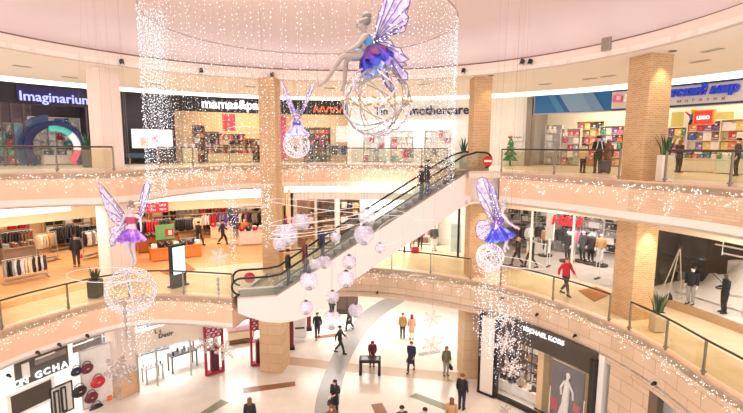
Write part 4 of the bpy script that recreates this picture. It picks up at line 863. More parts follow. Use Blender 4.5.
for k, u in enumerate((506, 516, 526, 537)):
    a = AC(u, 380, 12.9)[0]; p = pol(a, 13.0, .06); display_table('white low plinth of bags, %s of four in the fashion shop window' % ('first', 'second', 'third', 'fourth')[k], '%s plinth of the fashion shop' % ('first', 'second', 'third', 'fourth')[k], p, -D2R(a), .8, .5, .6, 'F3EEE9', ('white', 'grey', 'black', 'tan'), 2, 1, 'bag')
# right edge opening
T = thing('poster', 'bright white panel in the wall opening at the bottom right', 'panel', pol(81, 13.6, 0), -D2R(81)); MB().box((0, 0, 1.6), (2.6, .1, 3.2), bev=.02).build('panel', mat('FBF8F4', .4), T); MB().box((0, 0, 3.25), (2.7, .2, .12)).build('top_frame', M_WHITE, T)
# ============================ escalators
def escalator(label, org, ang, L, rise, W, top, depth, sign, clad, belly_top=1.55):
    T = thing('escalator', label, 'escalator', org, ang)
    k = rise/L
    up = [(-1.7, .08), (0, .08), (L, rise+.08), (L+top, rise+.08)]
    lo = [(L+top, rise-belly_top), (L+.2, rise-belly_top), (L-.6, rise-belly_top-.25)] + [(x, k*x-depth) for x in (L*.8, L*.5, L*.3)] + [(1.6, -.98), (.9, -1.15), (.2, -1.2), (-.6, -1.05), (-1.2, -.8), (-1.7, -.55)]
    poly = up + lo; m = clad
    for y0, y1, nm in ((0, .28, 'side_cladding'), (W-.28, W, 'side_cladding')):
        mb = MB(); n = len(poly); P = [(x, y0, z) for x, z in poly] + [(x, y1, z) for x, z in poly]
        mb._add(P, [tuple(range(n-1, -1, -1)), tuple(range(n, 2*n))] + [(i, (i+1) % n, n+(i+1) % n, n+i) for i in range(n)]); mb.build(nm, m, T)
    mb = MB(); n = len(lo); P = [(x, .28, z) for x, z in lo] + [(x, W-.28, z) for x, z in lo] + [(x, .28, z+.1) for x, z in lo] + [(x, W-.28, z+.1) for x, z in lo]
    mb._add(P, [(i, i+1, n+i+1, n+i) for i in range(n-1)] + [(2*n+i+1, 2*n+i, 3*n+i, 3*n+i+1) for i in range(n-1)]); mb.build('belly', m, T)
    N = int(L/.4); ms = mat('6E6A68', .4, .6, var=.1)
    for i in range(N):
        x = (i+.5)*L/N; z = k*x - .05; mb = MB(); mb.box((x, W/2, z), (L/N, W-.6, .05)); mb.box((x-L/N/2+.02, W/2, z-k*L/N/2), (.03, W-.6, k*L/N)); mb.build('step', ms, T)
    for x0, x1, z in ((-1.7, 0, .02), (L, L+top, rise+.02)): MB().box(((x0+x1)/2, W/2, z), (x1-x0, W-.56, .06)).build('landing_plate', mat('8E8A86', .35, .7, var=.08), T)
    for y in (.14, W-.14):
        hp = [(-1.55+.38*math.cos(a), .62+.38*math.sin(a)) for a in [PI*1.45-PI*.95*i/8 for i in range(9)]] + [(-.3, 1.0), (.25, 1.03+k*.1)]
        hp += [(x, k*x+1.02) for x in (L*.25, L*.5, L*.75, L-.3)] + [(L+.4, rise+1.02)] + [(L+top-.75, rise+1.0)] + [(L+top-.75+.38*math.cos(a), rise+.62+.38*math.sin(a)) for a in [PI*.5-PI*.95*i/8 for i in range(9)]]
        mb = MB(); mb.tube([(x, y, z) for x, z in hp], .05, 8); mb.build('handrail', M_BLACK, T, True)
        g = [(-1.6, .1)] + hp[4:-4] + [(L+top-.6, rise+.1), (L, rise+.1), (0, .1)]
        mb = MB(); n = len(g); P = [(x, y-.008, z) for x, z in g] + [(x, y+.008, z) for x, z in g]
        mb._add(P, [tuple(range(n-1, -1, -1)), tuple(range(n, 2*n))]); mb.build('glass_balustrade', glassy('F3F7F2', .16), T)
        MB().tube([(0, y, .13), (L, y, rise+.13)], .05, 6).build('skirt_trim', M_STEEL, T)
    if sign:
        for x, z, y in ((L+top-.62, rise+.58, .1), (-1.15, .62, W-.2)):
            mb = MB(); mb.cyl((x, y, z), (x, y-.03, z), .26, 20); d = mb.build('no_entry_disc', mat('C8202C', .4), T); mb = MB(); mb.box((x, y-.04, z), (.4, .02, .1)); mb.build('no_entry_bar', hue('white'), d)
    return T
M_CLAD = mat('EBDCD8', .45, var=.02, scale=1)
EO = Vector((-4.33, 20.14, Z1)); EA = math.atan2(2.3, 8.5); EL = 9.55
escalator('long pale escalator rising from the left first-floor gallery to the upper right landing', tuple(EO), EA, EL, Z2-Z1, 1.75, 1.6, 1.55, True, M_CLAD)
q = A(229, 336, 0)
escalator('dark escalator rising to the ceiling at the end of the white ground passage', (q.x, q.y+2.2, .02), D2R(12), 4.2, 2.6, 1.3, .6, .5, False, mat('3A3A40', .4, .4), .6)
# ============================ people
HB = {}
def pose_joints(pose):
    J = dict(pelvis=(0, 0, .95), spine=(0, .015, 1.12), chest=(0, .01, 1.32), neck=(0, .005, 1.49), skull=(0, -.01, 1.58), head=(0, -.02, 1.655), crown=(0, -.01, 1.73))
    for s, n in ((-1, 'L'), (1, 'R')):
        J.update({'clav'+n: (s*.08, .01, 1.43), 'sh'+n: (s*.185, .015, 1.42), 'el'+n: (s*.235, .03, 1.14), 'wr'+n: (s*.245, -.06, .9), 'hip'+n: (s*.09, 0, .9), 'kn'+n: (s*.1, -.015, .49), 'an'+n: (s*.1, .02, .085), 'toe'+n: (s*.115, -.13, .035)})
    if pose == 'walk':
        J.update(knL=(-.1, -.2, .52), anL=(-.1, -.3, .11), toeL=(-.11, -.45, .06), knR=(.1, .06, .5), anR=(.1, .33, .16), toeR=(.11, .23, .035), elL=(-.25, .17, 1.17), wrL=(-.24, .2, .92), elR=(.25, -.1, 1.16), wrR=(.23, -.3, 1.0))
    if pose == 'hold':
        J.update(elL=(-.24, .04, 1.15), wrL=(-.1, -.24, 1.12), elR=(.24, .02, 1.15), wrR=(.12, -.22, 1.1))
    if pose == 'lean':
        J.update(spine=(0, -.05, 1.12), chest=(0, -.13, 1.3), neck=(0, -.2, 1.45), skull=(0, -.26, 1.52), head=(0, -.3, 1.58), crown=(0, -.32, 1.66), clavL=(-.08, -.16, 1.39), clavR=(.08, -.16, 1.39), shL=(-.18, -.14, 1.38), shR=(.18, -.14, 1.38), elL=(-.22, -.2, 1.12), elR=(.22, -.2, 1.12), wrL=(-.14, -.42, 1.0), wrR=(.14, -.42, 1.0))
    return {k: Vector(v) for k, v in J.items()}
def skin_body(J, face=True, hs=1.0):
    V = []; E = []; R = []; ix = {}
    def add(n, p, r, par=None):
        ix[n] = len(V); V.append(tuple(p)); R.append(r)
        if par: E.append((ix[par], ix[n]))
    add('pelvis', J['pelvis'], .125); add('spine', J['spine'], .115, 'pelvis'); add('chest', J['chest'], .125, 'spine'); add('neck', J['neck'], .055, 'chest'); add('skull', J['skull'], .066, 'neck'); add('head', J['head'], .092*hs, 'skull'); add('crown', J['crown'], .06*hs, 'head')
    lat = (J['shR'] - J['shL']).normalized(); upv = (J['crown'] - J['neck']).normalized(); fw = lat.cross(upv).normalized()*-1 if 'fwd' not in J else J['fwd']
    fw = J.get('fwd', fw)
    if face:
        add('nose', J['head'] + fw*.112*hs - upv*.012, .017, 'head')
        for s in (-1, 1): add('ear%d' % s, J['head'] + lat*.1*s - upv*.005, .018, 'head')
    for n, s in (('L', -1), ('R', 1)):
        add('clav'+n, J['clav'+n], .075, 'chest'); add('sh'+n, J['sh'+n], .06, 'clav'+n); add('el'+n, J['el'+n], .043, 'sh'+n); add('wr'+n, J['wr'+n], .028, 'el'+n)
        d = (J['wr'+n] - J['el'+n]).normalized(); side = d.cross(lat).normalized() if abs(d.dot(lat)) < .95 else d.orthogonal()
        pm = J['wr'+n] + d*.07; add('palm'+n, pm, .03, 'wr'+n)
        for i in range(4):
            o = side*(i-1.5)*.021; f1 = pm + d*.045 + o; f2 = f1 + d*(.035 if 0 < i < 3 else .026) - lat*s*.012; f3 = f2 + d*.02 - lat*s*.018
            add('f%s%d' % (n, i), f1, .0095, 'palm'+n); add('g%s%d' % (n, i), f2, .009, 'f%s%d' % (n, i)); add('h%s%d' % (n, i), f3, .008, 'g%s%d' % (n, i))
        th = J['wr'+n] + d*.04 - side*.03; add('t'+n, th - side*.008, .011, 'wr'+n); add('u'+n, th - side*.016 + d*.035, .0095, 't'+n)
        add('hip'+n, J['hip'+n], .1, 'pelvis'); add('kn'+n, J['kn'+n], .06, 'hip'+n); add('an'+n, J['an'+n], .042, 'kn'+n); add('toe'+n, J['toe'+n], .034, 'an'+n)
    me = bpy.data.meshes.new('figure'); me.from_pydata(V, E, []); o = bpy.data.objects.new('figure', me); COL.objects.link(o)
    o.modifiers.new('skin', 'SKIN'); sd = me.skin_vertices[0].data
    for i, r in enumerate(R): sd[i].radius = (r, r)
    sd[0].use_root = True
    o.modifiers.new('sub', 'SUBSURF').levels = 1
    dg = bpy.context.evaluated_depsgraph_get(); res = bpy.data.meshes.new_from_object(o.evaluated_get(dg))
    COL.objects.unlink(o); bpy.data.objects.remove(o)
    res.polygons.foreach_set('use_smooth', [True]*len(res.polygons)); return res
def oring(c, a, b, n=14): return [c + a*math.cos(2*PI*j/n) + b*math.sin(2*PI*j/n) for j in range(n)]
def coat_mb(J, length, slim=1.0):
    lat = (J['shR']-J['shL']).normalized(); mb = MB()
    def fr(p, q): u = (q-p).normalized(); return lat.cross(u).normalized()
    f = fr(J['pelvis'], J['chest']); p = J['pelvis']; mid = (J['hipL']+J['hipR'])/2
    rings = []
    if length > .3:
        kn = (J['knL']+J['knR'])/2; rings.append(oring(mid.lerp(kn, (length-.05)/.42) , lat*.225*slim, f*.17)); 
    rings += [oring(p - Vector((0, 0, .1)), lat*.2*slim, f*.145), oring(p + Vector((0, 0, .05)), lat*.19*slim, f*.135), oring(J['spine'], lat*.18*slim, f*.13), oring(J['chest'], lat*.205*slim, f*.145), oring(J['chest'].lerp(J['neck'], .5), lat*.19, f*.12), oring(J['chest'].lerp(J['neck'], .8), lat*.11, f*.09), oring(J['neck'] + (J['neck']-J['chest'])*.12, lat*.075, f*.075)]
    mb.loft(rings)
    for n in 'LR':
        mb.tube([J['clav'+n], J['sh'+n], J['sh'+n].lerp(J['el'+n], .5), J['el'+n], J['wr'+n].lerp(J['el'+n], .08)], [.08, .08, .068, .06, .048], 9)
    return mb
def pants_mb(J, w=1.0):
    mb = MB(); lat = (J['shR']-J['shL']).normalized(); f = Vector((0, 1, 0))
    for n, s in (('L', -1), ('R', 1)):
        mb.tube([J['pelvis'] + lat*s*.06 + Vector((0, 0, .06)), J['hip'+n], J['hip'+n].lerp(J['kn'+n], .5), J['kn'+n], J['kn'+n].lerp(J['an'+n], .55), J['an'+n] + Vector((0, 0, .01))], [.1, .115, .096*w, .076*w, .066*w, .06*w], 9)
    return mb
def shoe_mb(J, n):
    mb = MB(); a, t = J['an'+n], J['toe'+n]; d = t - a; d.z = 0; d = d.normalized() if d.length > .02 else Vector((0, -1, 0)); r = d.cross(Vector((0, 0, 1))); z0 = min(a.z-.085, t.z-.035); R = []
    for k, w, h in ((-.09, .035, .07), (-.04, .045, .11), (.05, .046, .09), (.13, .05, .06), (.185, .03, .035)):
        c = Vector((a.x, a.y, z0)) + d*k; R.append([c - r*w, c + r*w, c + r*w*.8 + Vector((0, 0, h)), c - r*w*.8 + Vector((0, 0, h))])
    return mb.loft(R)
def hair_mb(J, long, fw):
    mb = MB(); h = J['head']; up = (J['crown']-J['skull']).normalized(); lat = (J['shR']-J['shL']).normalized(); b = -fw
    R = []
    for e, r in ((-.35, .1), (0, .112), (.3, .112), (.6, .095), (.85, .06), (1.0, .012)): R.append(oring(h + up*(.02 + e*.1) + b*(.028 - .012*e), lat*r, b*r*1.02, 12))
    if long: R = [oring(h - up*.3 + b*.075, lat*.1, b*.035, 12), oring(h - up*.16 + b*.07, lat*.11, b*.055, 12)] + R
    return mb.loft(R)
PC = {}
def cached(key, fn):
    if key not in PC: PC[key] = fn()
    return PC[key]
def mesh_of(mb, smooth=True):
    me = bpy.data.meshes.new('garment'); me.from_pydata(mb.v, [], mb.f); me.materials.append(hue('white'))
    if smooth: me.polygons.foreach_set('use_smooth', [True]*len(me.polygons))
    return me
def child(name, me, T, m, label=None):
    o = bpy.data.objects.new(name, me); COL.objects.link(o); o.parent = T
    if not me.materials: me.materials.append(None)
    o.material_slots[0].link = 'OBJECT'; o.material_slots[0].material = m
    if label: o['label'] = label
    return o
SKIN = mat('E0B398', .6, var=.04)
def person(label, p, face_deg, pose='stand', coat='black', length=.2, trousers='black', hair='brown', long=False, h=1.75, name='person', cat='person', skin=SKIN, group=None):
    T = thing(name, label, cat, tuple(p), D2R(face_deg), group); T.scale = (h/1.75,)*3
    J = cached(('J', pose), lambda: pose_joints(pose)); dummy = name != 'person'
    fw = (J['shR']-J['shL']).cross(J['crown']-J['neck']).normalized()*-1
    if fw.y > 0: fw = -fw
    child('body', cached(('B', pose, dummy), lambda: skin_body({**J, 'fwd': fw})), T, skin)
    child('coat' if length > .3 else 'jacket', cached(('C', pose, length), lambda: mesh_of(coat_mb(J, length))), T, hue(coat))
    child('trousers', cached(('P', pose), lambda: mesh_of(pants_mb(J))), T, hue(trousers))
    for n in 'LR': child('shoe', cached(('S', pose, n), lambda: mesh_of(shoe_mb(J, n), False)), T, hue('black'))
    if not dummy:
        child('hair', cached(('H', pose, long), lambda: mesh_of(hair_mb(J, long, fw))), T, hue(hair))
        up = (J['crown']-J['skull']).normalized(); lat = (J['shR']-J['shL']).normalized()
        for s in (-1, 1):
            def eye(): mb = MB(); mb.ball(J['head'] + fw*.088 + lat*.033*s + up*.005, .012, 6, 4); return mesh_of(mb)
            child('eye', cached(('E', pose, s), eye), T, M_BLACK)
        def mouth(): mb = MB(); mb.tube([J['head'] + fw*.086 - up*.058 + lat*.022*q for q in (-1, 0, 1)], .006, 5); return mesh_of(mb)
        child('mouth', cached(('M', pose), mouth), T, mat('A8584E', .5))
    return T
def carried(label, p, colour, rz=0, sc=1.0, name='handbag', cat='bag'):
    o = bpy.data.objects.new(name, GM['bag']); COL.objects.link(o); o.location = p; o.rotation_euler.z = D2R(rz); o.scale = (sc,)*3
    o.material_slots[0].link = 'OBJECT'; o.material_slots[0].material = hue(colour); return tag(o, label, cat)
def hand(T, n, pose):
    J = PC[('J', pose)]; d = (J['wr'+n]-J['el'+n]).normalized(); s = T.scale[0]
    return Matrix.Translation(T.location) @ Matrix.Rotation(T.rotation_euler.z, 4, 'Z') @ ((J['wr'+n] + d*.1)*s)
def bag_in_hand(T, n, pose, label, colour, sc=1.0):
    q = hand(T, n, pose); carried(label, (q.x, q.y, q.z-.39*sc), colour, math.degrees(T.rotation_euler.z)+90, sc)
G = lambda u, v: A(u, v, 0)
Hd = lambda u, v, z=1.66: Vector((A(u, v, z).x, A(u, v, z).y, 0))
# ground floor
person('person in a black coat striding across the grey curved floor band', G(340, 353), 75, 'walk', 'black', .2, 'black', 'black')
person('person in black beside the dark red portal post with one arm out', G(317.5, 338), 10, 'walk', 'black', .2, 'charcoal', 'brown')
person('person in a dark coat walking behind the hanging balls at the back of the hall', G(349.5, 330), -30, 'walk', 'charcoal', .45, 'black', 'black', True, 1.68)
person('person in black seen just under the slab edge behind the large hanging ball', G(332, 317), 160, 'stand', 'black', .2, 'black', 'black')
person('person with long red-brown hair leaning over the black console table', A(372, 366, 0), 5, 'lean', 'wine', .2, 'black', 'wine', True, 1.68)
person('person in a tan top and black trousers, left of the pair at the back', G(402.5, 338), 175, 'stand', 'tan', .2, 'charcoal', 'brown', False, 1.74)
person('person in a long orange-pink coat, right of the pair at the back', G(411.5, 339), 185, 'stand', 'peach', .45, 'cream', 'brown', True, 1.68)
t1 = person('person in a black coat walking with a shoulder bag in the middle of the hall', G(411, 371), -20, 'walk', 'navy', .45, 'black', 'brown', False, 1.74)
bag_in_hand(t1, 'L', 'walk', 'dark handbag carried by the walking person in the black coat', 'charcoal')
t2 = person('person in a grey-green jacket standing near the right stone pier', G(446, 375), 10, 'stand', 'olive', .2, 'grey', 'brown', True, 1.66)
bag_in_hand(t2, 'R', 'stand', 'black handbag held by the person in the grey-green jacket', 'black')
person('person in a black jacket standing on the green floor strip at lower right', G(461.5, 409), 150, 'stand', 'black', .2, 'navy', 'brown', False, 1.8)
person('person in a brown hooded coat cut by the bottom edge beside the man in black', Hd(452, 398), 170, 'stand', 'tan', .45, 'brown', 'brown', True, 1.66)
t3 = person('person in a black coat with a grey bag on the curved floor band', G(335, 413), -25, 'hold', 'black', .45, 'black', 'black', True, 1.66)
bag_in_hand(t3, 'L', 'hold', 'dark grey handbag held by the person on the curved floor band', 'charcoal', 1.15)
person('person with brown hair at the bottom edge below the one with a bag', Hd(331.5, 405.5), 20, 'stand', 'brown', .2, 'black', 'brown', True, 1.66)
person('person with long brown hair in black at the bottom edge left of centre', Hd(249.5, 398.5), 185, 'stand', 'black', .45, 'black', 'brown', True, 1.68)
person('person looking down at the bottom edge, left of two heads right of centre', Hd(402, 408), 15, 'hold', 'charcoal', .2, 'black', 'black', False, 1.75)
person('person at the bottom edge, right of two heads right of centre', Hd(425, 410), -15, 'stand', 'black', .2, 'black', 'black', False, 1.75)
# first floor
F1 = lambda u, v: Vector((A(u, v, Z1).x, A(u, v, Z1).y, Z1+.014))
t4 = person('person in black carrying a red bag through the left clothes store', F1(77, 266.5), 30, 'stand', 'black', .2, 'charcoal', 'black', False, 1.82)
bag_in_hand(t4, 'R', 'stand', 'small red bag carried by the person in black in the left clothes store', 'red', .9)
person('person in a black and white jacket behind the orange table', F1(199.5, 246.5), 160, 'walk', 'black', .2, 'charcoal', 'black', False, 1.75)
person('person in dark clothes in the rear aisle left of the centre column', F1(223, 244.5), 100, 'walk', 'navy', .2, 'black', 'black', False, 1.75)
person('orange dressed display dummy left of the centre column', F1(245, 243), 0, 'stand', 'orange', .2, 'tan', h=1.75, name='mannequin', cat='mannequin', skin=mat('F0DCC8', .4))
t5 = person('person in a bright red jacket walking along the right gallery', F1(565, 295), 20, 'walk', 'red', .2, 'charcoal', 'brown', False, 1.8)
t6 = person('person with fair hair in black striding past the right winged figure', F1(517, 266), -80, 'walk', 'black', .2, 'black', 'tan', True, 1.72)
person('person in black following behind the fair haired walker', F1(530.5, 267.5), -80, 'walk', 'black', .2, 'black', 'black', False, 1.76)
for k, (u, v, c, t, lab) in enumerate(((567, 262, 'black', 'black', 'black jacketed dummy under the red lettering'), (582, 262, 'charcoal', 'black', 'dark coated dummy right of the red lettering'), (590, 264, 'black', 'charcoal', 'black coated dummy beside the tan coated one'), (599.5, 266, 'tan', 'white', 'tan coated dummy in pale trousers near the right brick column'), (545, 256, 'tan', 'charcoal', 'tan topped dummy left of the red lettering'))):
    p = F1(u, v); person(lab, p + Vector((0, 0, .12)), math.degrees(face(p))+10*(k-2), 'stand', c, .45 if k in (1, 2) else .2, t, h=1.82, name='mannequin', cat='mannequin', skin=mat('F4EFEA', .35))
    d = thing('dummy_base', 'dark round plinth under the %s' % lab, 'base', tuple(p)); MB().lathe([(.42, 0), (.45, .03), (.45, .1), (.4, .118)], n=20).build('plinth', M_DARK, d)
for k, (u, v, c, lab) in enumerate(((420, 249, 'brown', 'brown topped dummy in the bright white shop'), (434, 251, 'charcoal', 'dark topped dummy at the right of the bright white shop'), (412, 250, 'pink', 'pink topped dummy in the bright white shop'))):
    person(lab, F1(u, v), 10*k, 'stand', c, .2, ('black', 'white', 'brown')[k], h=1.75, name='mannequin', cat='mannequin', skin=mat('E8DED8', .4))
bag = carried('red shopping bag on the floor of the bright white shop', F1(415, 253), 'red', 10, 1.5)
for k, (u, v, c, t, lab) in enumerate(((690, 304, 'black', 'grey', 'dummy in a black pullover, cap and grey trousers in the snow scene window'), (723, 313, 'black', 'black', 'dummy in black with a walking pole in the snow scene window'))):
    p = A(u, v, Z1+.42); person(lab, p, math.degrees(face(p)) + (10, -30)[k], 'stand' if k == 0 else 'hold', c, .2, t, h=1.62, name='mannequin', cat='mannequin', skin=mat('4A443F' if k else 'EDE6DE', .5))
    if k == 0:
        d = thing('knit_cap', 'black knit cap on the left snow scene dummy', 'cap', (p.x, p.y, p.z+1.53)); MB().lathe([(.105, 0), (.112, .03), (.1, .09), (.05, .14), (.012, .15)], n=14).build('crown', M_BLACK, d); MB().ball((0, 0, .165), .03, 8, 5).build('bobble', hue('charcoal'), d)
p = A(713, 300, Z1+.42); d = thing('walking_pole', 'thin dark walking pole leaning left of the black dressed dummy', 'pole', (p.x+.35, p.y, Z1+.42)); MB().cyl((-.55, 0, 1.25), (.1, .1, .7), .018, 6).build('shaft', M_BLACK, d); MB().cyl((.05, .09, .74), (.13, .105, .68), .03, 8).build('grip', hue('charcoal'), d)
# on the long escalator
EM = Matrix.Translation(EO) @ Matrix.Rotation(EA, 4, 'Z')
def onesc(label, u, **k):
    best = min((abs((EM @ Vector((x, .85, 0))).x/(EM @ Vector((x, .85, 0))).y*456 + 371.5 - u), x) for x in [i*.05 for i in range(-20, 240)])[1]
    N = int(EL/.4); i = round(best/EL*N-.5); x = (i+.5)*EL/N; z = (Z2-Z1)/EL*x - .02 if 0 <= x <= EL else (Z2-Z1 + .05)
    p = EM @ Vector((x, .85 + k.pop('dy', 0), z)); return person(label, p, math.degrees(EA) + 90 + k.pop('turn', 0), **k)
onesc('person in black low on the escalator', 286, coat='black', trousers='charcoal', hair='black', dy=-.1)
onesc('person in a dark red coat on the escalator behind the one in black', 304, coat='wine', length=.45, trousers='black', hair='brown', long=True, h=1.68, dy=.1)
onesc('person in navy halfway along the lower part of the escalator', 318, coat='navy', trousers='navy', hair='black', h=1.78, dy=.1)
onesc('person in black near the top of the escalator, lower of two', 419, coat='black', trousers='black', hair='black', h=1.7, dy=-.1)
onesc('person in black and grey near the top of the escalator, upper of two', 428, coat='charcoal', trousers='black', hair='black', dy=.15)
# second floor
F2 = lambda u, v: Vector((A(u, v, Z2).x, A(u, v, Z2).y, Z2+.001))
def f2(u, Y): d = ray(u, 140); return Vector((d.x/d.y*Y, Y, Z2+.001))
t7 = person('person in a black jacket with light stripes seen from behind on the upper gallery', f2(599, 23.2), 170, 'hold', 'black', .2, 'black', 'black', False, 1.86)
MB_ = MB()
for s in (-1, 1): MB_.tube([(s*.07, .15, 1.5), (s*.12, .18, 1.2), (s*.2, .12, 1.0)], .022, 6)
MB_.build('light_stripe', hue('silver'), t7)
person('person in a brown coat at the right of the group on the upper gallery', f2(609, 23.6), 150, 'stand', 'brown', .45, 'black', 'brown', True, 1.68)
person('smaller person in a beige top at the left of the group on the upper gallery', f2(584.5, 23.4), 130, 'stand', 'beige', .2, 'black', 'black', False, 1.48)
p = f2(606.5, 22.9); d = thing('suitcase', 'dark wheeled suitcase standing behind the group on the upper gallery', 'suitcase', tuple(p), .3)
MB().box((0, 0, .36), (.62, .3, .6), bev=.05).build('shell', mat('2E3348', .5), d); MB().tube([(-.15, .1, .66), (-.15, .1, .85), (.15, .1, .85), (.15, .1, .66)], .015, 6).build('handle', M_BLACK, d)
for s in (-1, 1): MB().cyl((s*.24, -.1, .035), (s*.24, .1, .035), .035, 10).build('wheel', M_BLACK, d)
person('person in black behind the shelves right of the upper planter', f2(681, 24.2), 100, 'hold', 'black', .2, 'black', 'brown', True, 1.7)
person('person in dark olive at the right photo edge on the upper gallery', f2(739, 21.5), -120, 'stand', 'charcoal', .2, 'black', 'black', False, 1.75)
# planters with sword leaves
def planter(label, p, n=16, hgt=.75, pot='E9E2D8', w=.42, ph=1.0):
    T = thing('potted_plant', label, 'plant', tuple(p)); MB().box((0, 0, ph/2), (w, w, ph), bev=.03).build('pot', mat(pot, .4), T); MB().box((0, 0, ph-.01), (w-.06, w-.06, .04)).build('soil', mat('3A2A1E', .9, var=.4), T)
    for k in range(n):
        a = k*2.4; r = .02+.15*(k/n)**.5; tilt = .12 + .35*(k/n); hh = hgt*rnd.uniform(.65, 1.05); mb = MB(); R = []
        for t, ww in ((0, .03), (.35, .045), (.7, .032), (1, .004)):
            q = Vector(((r+tilt*hh*t*t)*math.cos(a), (r+tilt*hh*t*t)*math.sin(a), ph + hh*t)); s = Vector((-math.sin(a), math.cos(a), 0))*ww; f = Vector((math.cos(a), math.sin(a), 0))*.006
            R.append([q-s, q+f, q+s, q-f])
        mb.loft(R).build('leaf', mat('27452F' if k % 3 else '3E6440', .5, var=.3, scale=9), T)
planter('sword-leaved plant in a pale pot right of the right column on the upper gallery', f2(667, 17.2), 18, .8)
planter('sword-leaved plant in a grey pot left of the upper middle brick column', f2(464, 26.2), 14, .85, 'B9B2AC')
planter('sword-leaved plant in a pot left of the white column on the upper gallery', f2(86.5, 26.0), 14, 1.0, '5E564E')
planter('sword-leaved plant in a pale pot right of the right column on the first floor', F1(656.5, 331), 16, .75, 'CDBBA4', .42, .75)
planter('small dark plant in a black pot left of the white column on the first floor', F1(96, 297), 14, .6, '2B2725', .5, .8)
# ============================ hanging decorations
M_BULB = glow('FFFBFF', 2.2); M_BULBW = glow('FFF3EA', 1.7)
M_WIRE = mat('D8D0D0', .3, .6); M_CORD = mat('8F8284', .6)
M_MEMB = None
def membrane():
    m, N, L, b = newmat('lilac_wing_membrane'); tc = N.new('ShaderNodeTexCoord'); nz = N.new('ShaderNodeTexVoronoi'); nz.inputs['Scale'].default_value = 7; L.new(tc.outputs['Object'], nz.inputs['Vector'])
    cr = N.new('ShaderNodeValToRGB'); cr.color_ramp.elements[0].color = lin('A88CDC') + (1,); cr.color_ramp.elements[1].color = lin('EFE4F6') + (1,); cr.color_ramp.elements[1].position = .7
    L.new(nz.outputs['Distance'], cr.inputs[0]); L.new(cr.outputs[0], b.inputs['Base Color']); b.inputs['Roughness'].default_value = .3; b.inputs['Alpha'].default_value = .6
    return m
M_MEMB = membrane(); M_VEIN = mat('5C4A86', .4, .2)
def wing(T, name, out, M, veins, root, bulbs=14, m=None):
    """out: outline in the wing plane, M: plane -> thing; membrane with wired edge and veins, small lamps along the edge"""
    mb = MB(); mb.slab(out, M, .012); w = mb.build(name, m or M_MEMB, T)
    mb = MB(); mb.tube([M @ Vector((p[0], p[1], 0)) for p in out], .011, 6, True)
    for v in veins: mb.tube([M @ Vector((root[0], root[1], .012)), M @ Vector(((root[0]+v[0])/2+.04, (root[1]+v[1])/2+.03, .02)), M @ Vector((v[0], v[1], .012))], .008, 5)
    mb.build('wing_wire', M_VEIN, w)
    mb = MB(); n = len(out)
    for k in range(bulbs):
        i = k*n//bulbs; a, b = Vector(out[i]+(0,)), Vector(root+(0,)); q = a.lerp(b, .12 + .5*((k*7) % 5)/5); mb.octa(M @ Vector((q.x, q.y, .02)), .013)
    o = mb.build('lamp_dots', M_BULB, w); o['kind'] = 'stuff'; return w
def tutu(T, c, axis, lat, r, h, mats, n=40):
    axis = axis.normalized(); x = (lat - axis*lat.dot(axis)).normalized(); y = axis.cross(x); base = c
    for k, (m, rr, dz, w) in enumerate(mats):
        mb = MB(); R = []
        for t in (0, .3, .65, 1):
            R.append([base + axis*(-h*dz*t + .02*math.sin(j*2.5+k)*t*4*r) + (x*math.cos(2*PI*j/n) + y*math.sin(2*PI*j/n))*(.1 + (rr*r-.1)*t**.8)*(1+w*math.sin(j*2*PI*7/n+k)*t) for j in range(n)])
        mb.loft(R, cap=False); mb.build('tutu_layer', m, T, True)
def globe(label, c, r, wire, nm=9, extra=None, bulbs=120, cord_to=None, orbit=None, fill=None):
    T = thing('wire_globe', label, 'globe', tuple(c))
    for k in range(nm):
        a = Vector((math.sin(k*1.3), math.cos(k*2.1), math.sin(k*.7+.4)*.9)).normalized(); x = a.orthogonal().normalized(); y = a.cross(x)
        mb = MB(); mb.tube([(x*math.cos(t) + y*math.sin(t))*r for t in [2*PI*i/28 for i in range(28)]], .011, 5, True); mb.build('hoop', wire, T)
    if bulbs:
        mb = MB()
        for k in range(bulbs):
            z = 1-2*(k+.5)/bulbs; a = k*2.39996; q = math.sqrt(1-z*z); mb.octa((r*q*math.cos(a), r*q*math.sin(a), r*z), rnd.uniform(.007, .013))
        o = mb.build('lamp_dots', M_BULB, T); o['kind'] = 'stuff'
    if extra: extra(T, r)
    return T
def orbit(label, c, rx, ry, tilt, rz=0, t=.016, lit=False):
    t = min(t, .01); T = thing('orbit_hoop', label, 'hoop', tuple(c)); M = Matrix.Rotation(rz, 4, 'Z') @ Matrix.Rotation(tilt, 4, 'Y')
    mb = MB(); mb.tube([M @ Vector((rx*math.cos(a), ry*math.sin(a), 0)) for a in [2*PI*i/48 for i in range(48)]], t, 6, True); mb.build('ring', glow('FFFFFF', 1.3) if lit else mat('F1ECEC', .3), T, True)
    mb = MB()
    for k in range(3):
        q = M @ Vector((rx*math.cos(k*2.1), ry*math.sin(k*2.1), 0)); mb.cyl(q, (q.x*.1, q.y*.1, 17.0-c[2]), .0012, 4)
    mb.build('cord', M_CORD, T)
    return T
M_GREY = mat('A89C98', .5, var=.06); 
